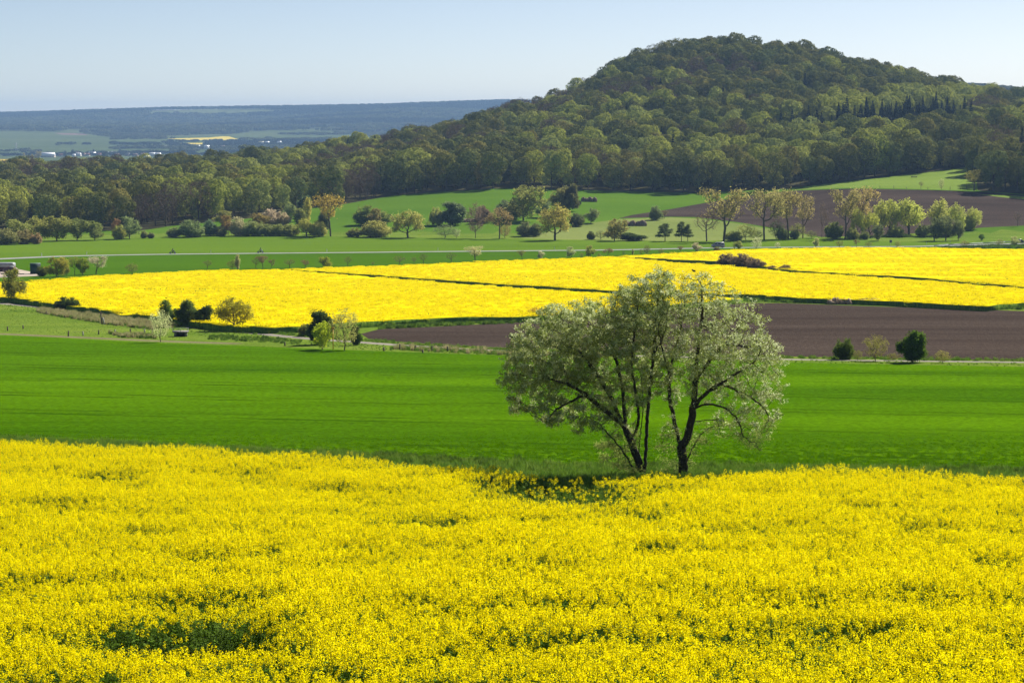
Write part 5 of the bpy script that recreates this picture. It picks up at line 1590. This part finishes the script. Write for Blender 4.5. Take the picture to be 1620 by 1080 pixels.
# manure / straw heap at the rape edge, and brush piles
def heap(px, py, w, h, mat, name, label, cat, seed):
    global rng
    keep = rng; rng = np.random.default_rng(seed)
    p = proj(px, py); mp = p[1] / F
    b = MB()
    n = int(max(6, w / 5))
    for k in range(n):
        t = (k + .5) / n - .5
        b.ell((t * w * mp, rng.uniform(-1, 1), h * mp * .25), (w * mp / n * rng.uniform(.9, 1.5), 1.6, h * mp * rng.uniform(.55, 1.0)), 12, 7, .10)
    # loose stalks sticking out
    for k in range(90):
        q = np.array([rng.uniform(-.5, .5) * w * mp, rng.uniform(-1.6, 1.2), rng.uniform(.1, h * mp * .9)])
        d = rng.normal(size=3) * .45; d[2] = abs(d[2]) * .6
        b.tube(q, q + d, .035, .02, 3, False)
    o = obj(name, b.mesh(name, mat), loc=tuple(p)); tag(o, label, cat)
    rng = keep
STRAW = paint('rotting straw', (.36, .26, .17), .95, 2.5, .5, .05)
BRUSH = paint('cut brushwood', (.20, .15, .12), .95, 3, .4, .05)
heap(1352, 481, 78, 8, STRAW, 'straw_heap', 'long low heap of pale brown straw at the rapeseed edge', 'heap', 1)
heap(932, 319, 22, 6, BRUSH, 'brush_pile', 'brown brushwood pile on the upper meadow beside the dark tree pair', 'heap', 2)
heap(1003, 357, 32, 7, BRUSH, 'brush_pile', 'brown brush pile on the pale field', 'heap', 3)
heap(735, 351, 40, 5, BRUSH, 'brush_pile', 'low grey brown debris line behind the grey green meadow bush', 'heap', 4)

# vehicles
WHITEP = plain('white car paint', (.75, .76, .78), .25, .5)
REDP = plain('dark red paint', (.22, .05, .05), .35, .5)
def wheel(e, x, y, r, w=.22):
    t = obj('wheel', MB().tube((x, y - w / 2, r), (x, y + w / 2, r), r, r, 14).mesh('wheel', DARK), e)
    obj('rim', MB().tube((x, y - w / 2 - .01, r), (x, y + w / 2 + .01, r), r * .58, r * .58, 10).mesh('rim', GREYM), t)
p = proj(1136, 391.8)
e = empty('delivery_van', (p[0], p[1], p[2] + .03), math.pi - .05); tag(e, 'small van with dark roof on the country road above the rapeseed', 'van')
VB = [(-2.3, .45), (2.35, .45), (2.4, .95), (1.75, 1.18), (1.0, 1.78), (.5, 1.92), (-2.1, 1.92), (-2.35, 1.0)]
obj('body', MB().prism(VB, 1.8).mesh('body', plain('silver van paint', (.34, .34, .37), .3, .5)), e)
b = MB()
for s_ in (-1, 1):
    b.prism([(.25, 1.15), (1.45, 1.2), (.95, 1.66), (.35, 1.75)], .03, c=(0, s_ * .905, 0)); b.prism([(-.95, 1.15), (.1, 1.15), (.1, 1.74), (-.95, 1.74)], .03, c=(0, s_ * .905, 0)); b.prism([(-2.05, 1.15), (-1.1, 1.15), (-1.1, 1.74), (-2.0, 1.74)], .03, c=(0, s_ * .905, 0))
obj('side_windows', b.mesh('side_windows', GLASS), e)
obj('windscreen', MB().add([[1.79, -.78, 1.2], [1.79, .78, 1.2], [1.05, .7, 1.78], [1.05, -.7, 1.78], [1.81, -.78, 1.22], [1.81, .78, 1.22], [1.07, .7, 1.8], [1.07, -.7, 1.8]], [[0, 1, 2, 3], [4, 5, 6, 7], [0, 1, 5, 4], [1, 2, 6, 5], [2, 3, 7, 6], [3, 0, 4, 7]]).mesh('windscreen', GLASS), e)
obj('bumper', MB().box((0, 0, .42), (4.75, 1.84, .22)).mesh('bumper', REDP), e)
for x_ in (-1.5, 1.5):
    for y_ in (-.85, .85): wheel(e, x_, y_, .33)
for y_ in (-.65, .65): obj('headlight', MB().ell((2.38, y_, .85), (.06, .16, .1), 8, 5).mesh('headlight', WHITEP), e)
# dark car at the right edge behind the guard rail
p = proj(1612, 384.5)
e = empty('dark_car', (p[0], p[1], p[2]), .2); tag(e, 'dark car partly behind bushes at the right edge by the guard rail', 'car')
obj('body', MB().prism([(-2.1, .4), (2.1, .4), (2.15, .85), (1.3, .98), (.7, 1.42), (-.9, 1.45), (-1.7, .98), (-2.15, .85)], 1.7).mesh('body', plain('dark blue paint', (.03, .035, .05), .25, .6)), e)
b = MB()
for s_ in (-1, 1): b.prism([(-1.3, 1.0), (1.1, 1.0), (.65, 1.36), (-.85, 1.38)], .03, c=(0, s_ * .855, 0))
obj('side_windows', b.mesh('side_windows', GLASS), e)
for x_ in (-1.3, 1.3):
    for y_ in (-.8, .8): wheel(e, x_, y_, .31)

# motorcycles and riders
def skin_body(name, joints, bones, rad, mat, loc, rz, scale=1.0, parent=None):
    me = bpy.data.meshes.new(name)
    me.from_pydata(joints, bones, [])
    o = bpy.data.objects.new(name, me); COL.objects.link(o)
    sk = o.modifiers.new('skin', 'SKIN')
    if not me.skin_vertices: me.skin_vertices.new()
    for i, r_ in enumerate(rad): me.skin_vertices[0].data[i].radius = (r_, r_)
    me.skin_vertices[0].data[0].use_root = True
    ss = o.modifiers.new('sub', 'SUBSURF'); ss.levels = 1; ss.render_levels = 1
    dg = bpy.context.evaluated_depsgraph_get()
    m2 = bpy.data.meshes.new_from_object(o.evaluated_get(dg))
    o.modifiers.clear(); o.data = m2
    m2.materials.clear(); m2.materials.append(mat)
    o.location = loc; o.rotation_euler = (0, 0, rz); o.scale = (scale,) * 3
    return o
LEATHER = plain('black riding leathers', (.02, .02, .022), .6, .3)
def moto(px, py, rz, pc, suit, helm, l1, l2):
    p = proj(px, py)
    e = empty('motorcycle', (p[0], p[1], p[2] + .03), rz); tag(e, l1, 'motorcycle')
    wheel(e, -.72, 0, .32, .14); wheel(e, .74, 0, .32, .14)
    obj('frame', MB().tube((-.72, 0, .32), (-.1, 0, .55), .05, .06, 6).tube((-.1, 0, .55), (.4, 0, .85), .06, .05, 6).tube((.74, .08, .32), (.42, .08, .95), .035, .035, 6).tube((.74, -.08, .32), (.42, -.08, .95), .035, .035, 6).mesh('frame', GREYM), e)
    obj('engine', MB().ell((.02, 0, .42), (.28, .17, .2), 10, 6).mesh('engine', DARK), e)
    obj('fuel_tank', MB().ell((.15, 0, .82), (.32, .16, .16), 10, 6).mesh('fuel_tank', pc), e)
    obj('fairing', MB().prism([(.35, .6), (.72, .72), (.62, 1.0), (.45, 1.2), (.32, .95)], .36).mesh('fairing', pc), e)
    obj('seat', MB().box((-.35, 0, .8), (.6, .26, .1)).mesh('seat', LEATHER), e)
    obj('handlebar', MB().tube((.4, -.36, 1.0), (.4, .36, 1.0), .02, .02, 6).mesh('handlebar', DARK), e)
    J = [(-.22, 0, .9), (-.16, 0, 1.15), (-.02, 0, 1.38), (.04, 0, 1.5), (.1, 0, 1.62)]
    Bn = [(0, 1), (1, 2), (2, 3), (3, 4)]; Rd = [.17, .16, .17, .07, .08]
    for s_ in (-1, 1):
        i = len(J)
        J += [(0, s_ * .2, 1.4), (.16, s_ * .3, 1.18), (.38, s_ * .32, 1.03)]; Bn += [(2, i), (i, i + 1), (i + 1, i + 2)]; Rd += [.08, .06, .05]
        i = len(J)
        J += [(-.2, s_ * .12, .88), (.2, s_ * .22, .82), (-.08, s_ * .22, .42), (.08, s_ * .22, .36)]; Bn += [(0, i), (i, i + 1), (i + 1, i + 2), (i + 2, i + 3)]; Rd += [.1, .085, .06, .05]
    r_ = skin_body('person', J, Bn, Rd, suit, (p[0], p[1], p[2] + .03), rz)
    tag(r_, l2, 'person')
    obj('helmet', MB().ell((.13, 0, 1.69), (.15, .13, .15), 12, 8).mesh('helmet', helm), r_)
    obj('visor', MB().ell((.22, 0, 1.69), (.075, .1, .06), 10, 6).mesh('visor', GLASS), r_)
moto(273, 401.6, 0.05, plain('black tank paint', (.03, .03, .035), .3, .5), LEATHER, LEATHER, 'black motorcycle on the country road, the left one', 'person in black crouching on the left motorcycle')
moto(412, 400.4, 0.05, plain('silver tank paint', (.4, .42, .45), .3, .5), LEATHER, plain('dark helmet', (.03, .03, .04), .2, .5), 'silver fronted motorcycle on the country road, the right one', 'person in black sitting upright on the right motorcycle')

# farmyard: covered trailer, slurry tanker, green container
p = proj(8, 432); mp = p[1] / F
e = empty('farm_trailer', tuple(p), 0); tag(e, 'grey roofed farm trailer with dark red side at the left edge', 'trailer')
L_ = 30 * mp; H_ = 15 * mp
obj('body', MB().box((0, 0, H_ * .42), (L_, 2.5, H_ * .5)).mesh('body', plain('dark maroon boards', (.10, .045, .045), .8, .2, nscale=2)), e)
obj('cover', MB().prism([(-L_ / 2, H_ * .67), (L_ / 2, H_ * .67), (L_ / 2, H_ * 1.02), (L_ / 2 - .3, H_ * 1.1), (-L_ / 2 + .3, H_ * 1.1), (-L_ / 2, H_ * 1.02)], 2.6).mesh('cover', paint('grey tarpaulin', (.30, .32, .34), .5)), e)
for x_ in (-.3, .15, .35):
    wheel(e, x_ * L_, -1.1, .42, .3)
p = proj(17, 437)
e = empty('slurry_tanker', tuple(p), .1); tag(e, 'dark red rounded slurry tanker parked before the grey trailer', 'tanker')
obj('tank', MB().ell((0, 0, 1.45), (1.9, .95, .95), 18, 12).mesh('tank', plain('oxide red tank', (.12, .05, .05), .45, .5, nscale=2)), e)
obj('lid', MB().ell((.3, -.2, 2.3), (.55, .4, .2), 12, 6).mesh('lid', GREYM), e)
obj('chassis', MB().box((0, 0, .6), (4.4, .9, .18)).box((2.6, 0, .6), (1.2, .15, .12)).mesh('chassis', DARK), e)
for x_ in (-.6, .55): wheel(e, x_, -.75, .5, .4); wheel(e, x_, .75, .5, .4)
p = proj(56, 433); mp = p[1] / F
e = empty('green_container', tuple(p), .25); tag(e, 'dark green box container with ribbed sides beside the farmyard track', 'container')
GP = plain('dark green container paint', (.025, .07, .055), .6, .3, nscale=1.5)
W_ = 16 * mp; H_ = 16 * mp
obj('body', MB().box((0, 0, H_ / 2), (W_, 2.3, H_)).mesh('body', GP), e)
for k in range(8):
    obj('side_rib', MB().box((-W_ / 2 + (k + .5) * W_ / 8, -1.18, H_ / 2), (.09, .06, H_ * .94)).mesh('side_rib', GP), e)
obj('roof', MB().box((0, 0, H_ + .04), (W_ + .1, 2.4, .08)).mesh('roof', paint('faded green roof', (.08, .14, .12), .6)), e)
obj('door', MB().box((W_ / 2 + .02, 0, H_ / 2), (.04, 2.0, H_ * .88)).mesh('door', GP), e)

# guard rail, sign, pasture fence
pts_ = [(1478, 391.5), (1500, 389.8), (1525, 388.6), (1555, 387), (1590, 385.4), (1640, 383.2)]
P_ = [proj(*q) for q in pts_]; o0 = P_[0]
e = empty('guard_rail', tuple(o0)); tag(e, 'long grey guard rail beside the road at the right edge', 'guard rail')
b = MB()
for a, c in zip(P_[:-1], P_[1:]):
    a2 = a - o0 + [0, 0, .65]; c2 = c - o0 + [0, 0, .65]
    for dz in (-.1, .1): b.tube(a2 + [0, 0, dz], c2 + [0, 0, dz], .09, .09, 6)
obj('rail', b.mesh('rail', GREYM), e)
for a, c in zip(P_[:-1], P_[1:]):
    for t in np.arange(0, 1, .25):
        q = a + (c - a) * t; q = q - o0
        obj('post', MB().box((q[0], q[1] + .1, q[2] + .35), (.12, .12, .9)).mesh('post', GREYM), e)
p = proj(1409, 390); e = empty('road_sign', tuple(p)); tag(e, 'small dark road sign seen from behind before the willows', 'sign')
obj('pole', MB().tube((0, 0, -.1), (0, 0, 2.3), .05, .05, 6).mesh('pole', GREYM), e)
obj('sign_plate', MB().box((0, -.06, 1.9), (.9, .04, 1.0)).mesh('sign_plate', plain('dark sign back', (.08, .09, .1), .6)), e)
for k, (px, py, h) in enumerate([(1371, 297, 4), (1392, 297.5, 4), (1414, 298, 5), (1434, 298.5, 3), (1468, 299.5, 4), (1503, 300, 5), (1519, 300, 6), (1529, 299, 5)]):
    p = proj(px, py); hh = h * p[1] / F
    o = obj('fence_post', MB().tube((0, 0, -.2), (0, 0, hh), .12, .1, 6).mesh('fence_post', WOOD), loc=tuple(p)); tag(o, 'wooden fence post along the lower edge of the sunny upper pasture', 'post', 'posts at the upper pasture')
# white reflector posts along the road
for px, py in [(60, 407), (132, 404.5), (330, 401.5), (515, 400), (692, 398), (878, 396.3), (1470, 388), (1508, 386.5)]:
    p = proj(px, py)
    e = empty('reflector_post', (p[0], p[1] + 5, p[2])); tag(e, 'white plastic reflector post at the roadside of the pale country road', 'road post', 'reflector posts along the country road')
    obj('post', MB().prism([(-.08, 0), (.08, 0), (.06, 1.0), (-.06, 1.05)], .12).mesh('post', WHITEP), e)
    obj('band', MB().box((0, 0, .85), (.15, .14, .15)).mesh('band', DARK), e)

# raised hide in the pasture
p = proj(1446, 281); e = empty('trough', tuple(p)); tag(e, 'low dark feeding trough on the sunny upper pasture', 'trough')
obj('basin', MB().box((0, 0, .55), (3.0, .8, .4), taper=1.15).mesh('basin', WOOD), e)
for s_ in (-1, 1): obj('leg', MB().box((s_ * 1.2, 0, .18), (.12, .6, .36)).mesh('leg', WOOD), e)

# crow on the tree top
p = hp(1097, 428, 0)
J = [(0, 0, 0), (.10, 0, .05), (.19, 0, .10), (-.12, 0, -.06), (-.26, 0, -.13)]
o = skin_body('crow', J, [(0, 1), (1, 2), (0, 3), (3, 4)], [.075, .06, .045, .045, .02], plain('black feathers', (.012, .012, .014), .5), tuple(p), 2.4, .5)
tag(o, 'small black bird perched on the very top of the right blossoming tree', 'bird')
obj('beak', MB().tube((.22, 0, .1), (.31, 0, .09), .018, .004, 6).mesh('beak', DARK), o)
b = MB()
for s_ in (-1, 1): b.tube((.0, s_ * .03, -.04), (.01, s_ * .03, -.16), .008, .008, 5)
obj('legs', b.mesh('legs', DARK), o)
b = MB()
for s_ in (-1, 1): b.ell((-.06, s_ * .065, -.01), (.17, .02, .06), 10, 6)
obj('wings', b.mesh('wings', plain('wing feathers', (.015, .015, .02), .5)), o)

# ------------------------------------------------------------------ the far village
WALLS = [paint('village wall %d' % k, c, .9, .2, .1) for k, c in enumerate([(.62, .58, .5), (.5, .42, .34), (.72, .70, .66), (.40, .30, .25)])]
ROOFS = {'white': plain('shiny pale metal roof', (.78, .80, .84), .25, .8), 'red': paint('red tiles', (.26, .11, .08), .8, .2), 'brown': paint('brown tiles', (.17, .11, .09), .8, .2), 'dark': paint('dark slates', (.09, .09, .10), .7, .2), 'yellow': paint('pale sheet roof', (.55, .5, .3), .6, .2)}
def house(px, py, wpx, roof, wall, wallh, rise, rz, label, name='house'):
    p = proj(px, py); w = wpx * p[1] / F; d = max(8, w * .6); wallh *= .62; rise *= .75
    e = empty(name, tuple(p), rz); tag(e, label, 'house' if name == 'house' else name.split('_')[-1])
    obj('wall', MB().box((0, 0, wallh / 2 - 1), (w, d, wallh + 2)).mesh('wall', WALLS[wall]), e)
    hw = d / 2 + .5
    b = MB()
    v = [[-w / 2 - .4, -hw, wallh], [w / 2 + .4, -hw, wallh], [w / 2 + .4, hw, wallh], [-w / 2 - .4, hw, wallh], [-w / 2 - .4, 0, wallh + rise], [w / 2 + .4, 0, wallh + rise]]
    b.add(v, [[0, 1, 5, 4], [2, 3, 4, 5], [0, 3, 2, 1]], [[0, 4, 3], [1, 2, 5]])
    rf = obj('roof', b.mesh('roof', ROOFS[roof]), e)
    if name == 'house' and wpx > 5:
        obj('chimney', MB().box((w * .2, 0, wallh + rise), (1, 1, 2)).mesh('chimney', WALLS[3]), rf)
    for k in range(max(1, int(w / 5))):
        xx = -w / 2 + (k + .5) * w / max(1, int(w / 5))
        obj('window', MB().box((xx, -d / 2 - .02, wallh * .55), (1.3, .1, 1.5)).mesh('window', GLASS), e)
village = [(76, 249, 21, 'white', 1, 6, 10, .0, 'largest white roofed barn at the left of the village', 'farm_barn'), (98, 248, 9, 'red', 1, 5, 5, .1, 'red roofed house right of the largest white barn'),
           (90, 247, 8, 'dark', 3, 5, 4, .1, 'dark roofed house between the largest barn and red roof'), (117, 248, 5, 'white', 2, 5, 4, .4, 'small white roofed house at the foot of the dark trees'),
           (124, 247, 8, 'white', 2, 6, 5, -.2, 'white house with a tall gable in the left village group'), (121, 245, 6, 'brown', 1, 6, 5, .2, 'brown roofed house behind the white gable'),
           (133, 247, 6, 'brown', 1, 5, 5, .7, 'brown house left of the broad white roof'), (139, 247, 5, 'red', 0, 5, 5, -.5, 'narrow red roofed house beside the broad white roof'),
           (146, 246, 11, 'white', 1, 6, 6, .1, 'broad white roof in the middle of the left village group'), (157, 247, 8, 'red', 3, 5, 5, .2, 'red roofed house right of the broad white roof'),
           (163, 246, 6, 'brown', 1, 5, 4, -.2, 'brown roofed house before the village woods'), (170, 244, 4, 'white', 2, 5, 4, .3, 'tiny white house above the village woods'),
           (180, 244, 8, 'white', 0, 5, 5, .1, 'white roofed house at the top of the village slope'), (185, 247, 7, 'brown', 3, 5, 4, .2, 'brown roofed house under the top white roof'),
           (187, 252, 4, 'white', 2, 4, 3, .4, 'lowest small white house just above the forest'), (202, 247, 8, 'dark', 3, 5, 5, .3, 'dark roofed house in the village middle'),
           (214, 248, 8, 'brown', 1, 5, 5, -.3, 'brown roofed house left of the paired white roofs'), (226, 247, 7, 'red', 0, 5, 5, .2, 'red roofed house just left of the paired white roofs'),
           (233, 252, 9, 'white', 2, 5, 7, .6, 'bright white house nearest the forest on the right'), (241, 247, 10, 'white', 0, 6, 6, .1, 'left one of the paired white roofs'),
           (250, 247, 9, 'white', 2, 5, 6, -.2, 'right one of the paired white roofs'), (252, 250, 9, 'red', 3, 5, 4, .1, 'red roof under the paired white roofs'),
           (262, 249, 7, 'brown', 2, 5, 4, .2, 'brown roofed house right of the paired white roofs'), (281, 246, 12, 'yellow', 0, 5, 3, .0, 'long pale yellow roofed hall at the village end', 'village_hall'),
           (262, 234, 6, 'white', 2, 5, 4, .1, 'white house alone on the upper green plain'), (290, 234, 9, 'white', 0, 5, 4, .1, 'long white house in the upper hamlet, left'),
           (313, 234, 7, 'white', 0, 6, 5, .1, 'white roofed barn in the upper hamlet, middle'), (327, 236, 8, 'white', 2, 9, 6, .3, 'brightest white block in the upper hamlet'),
           (338, 235, 8, 'red', 3, 5, 4, .1, 'red roofed house right of the brightest white block'), (352, 234, 7, 'brown', 1, 5, 4, .2, 'brown roofed house at the end of the upper hamlet'),
           (413, 227, 9, 'yellow', 0, 5, 4, .1, 'pale long house above the diagonal tree line'), (423, 228, 6, 'white', 2, 6, 5, .2, 'bright white house above the diagonal tree line'), (442, 227, 6, 'white', 2, 5, 4, -.1, 'rightmost white house above the diagonal tree line')]
for h_ in village: house(*h_)
# dark trees standing up in the village
for px, py, w, h, kd, c, lb in [(38, 254, 4, 12, 'column', (.3, .27, .12), 'left slim poplar before the distant yellow strip'), (51, 254, 4, 10, 'column', (.3, .27, .12), 'right slim poplar before the distant yellow strip'),
                                (60, 252, 10, 13, 'round', (.25, .22, .1), 'brownish tree left of the largest white barn'), (103, 249, 6, 10, 'column', (.05, .07, .04), 'dark spruce right of the red roofed house'),
                                (115, 247, 6, 10, 'dense', (.04, .06, .04), 'black green tree behind the small white roof'), (148, 243, 3, 7, 'column', (.04, .05, .03), 'thin dark tree behind the broad white roof'),
                                (166, 252, 9, 12, 'dense', (.05, .07, .04), 'dark tree in front of the brown village roofs'), (190, 244, 5, 8, 'column', (.05, .07, .04), 'dark spruce at the top of the village slope'),
                                (286, 247, 5, 18, 'column', (.07, .09, .05), 'tall dark poplar at the village end'), (295, 250, 12, 9, 'round', (.1, .13, .06), 'round tree just behind the forest beside the poplar')]:
    T('village_tree', kd, px, py, w, h, c, lb, group='trees standing up in the village')
p = proj(26, 246); e = empty('pylon', tuple(p)); tag(e, 'thin grey lattice pylon on the far plain at left', 'pylon')
b = MB()
for sx_ in (-1, 1):
    for sy_ in (-1, 1): b.tube((sx_ * 3, sy_ * 3, 0), (sx_ * .5, sy_ * .5, 30), .25, .2, 4)
for k in range(6):
    w0 = 3 - k * .42; z0 = k * 5
    b.tube((-w0, -w0, z0), (w0 - .42, -w0 + .42, z0 + 5), .15, .15, 3); b.tube((w0, -w0, z0), (-w0 + .42, -w0 + .42, z0 + 5), .15, .15, 3)
obj('tower', b.mesh('tower', GREYM), e)
obj('crossarm', MB().box((0, 0, 27), (14, .4, .5)).box((0, 0, 22), (10, .4, .5)).mesh('crossarm', GREYM), e)

# ------------------------------------------------------------------ air: one closed box of thin haze round everything
HAZE = bpy.data.materials.new('haze'); HAZE.use_nodes = True
nt = HAZE.node_tree; nt.nodes.clear()
out = nt.nodes.new('ShaderNodeOutputMaterial'); pv = nt.nodes.new('ShaderNodeVolumePrincipled')
pv.inputs['Color'].default_value = (.38, .62, 1.0, 1)
pv.inputs['Density'].default_value = 7.2e-5
pv.inputs['Anisotropy'].default_value = 0.0
nt.links.new(pv.outputs[0], out.inputs['Volume'])
zmin = float(GV[:, 2].min()) - 1.0
zmax = float(max(GV[:, 2].max() + 26, 100))
bx = MB().box((0, 6500, (zmin + zmax) / 2), (2 * (np.abs(GV[:, 0]).max() + 50), 13400, zmax - zmin))
hz = obj('haze', bx.mesh('haze', HAZE)); tag(hz, kind='stuff')
print('haze z', zmin, zmax, 'ground verts', len(GV))
bpy.context.view_layer.update()
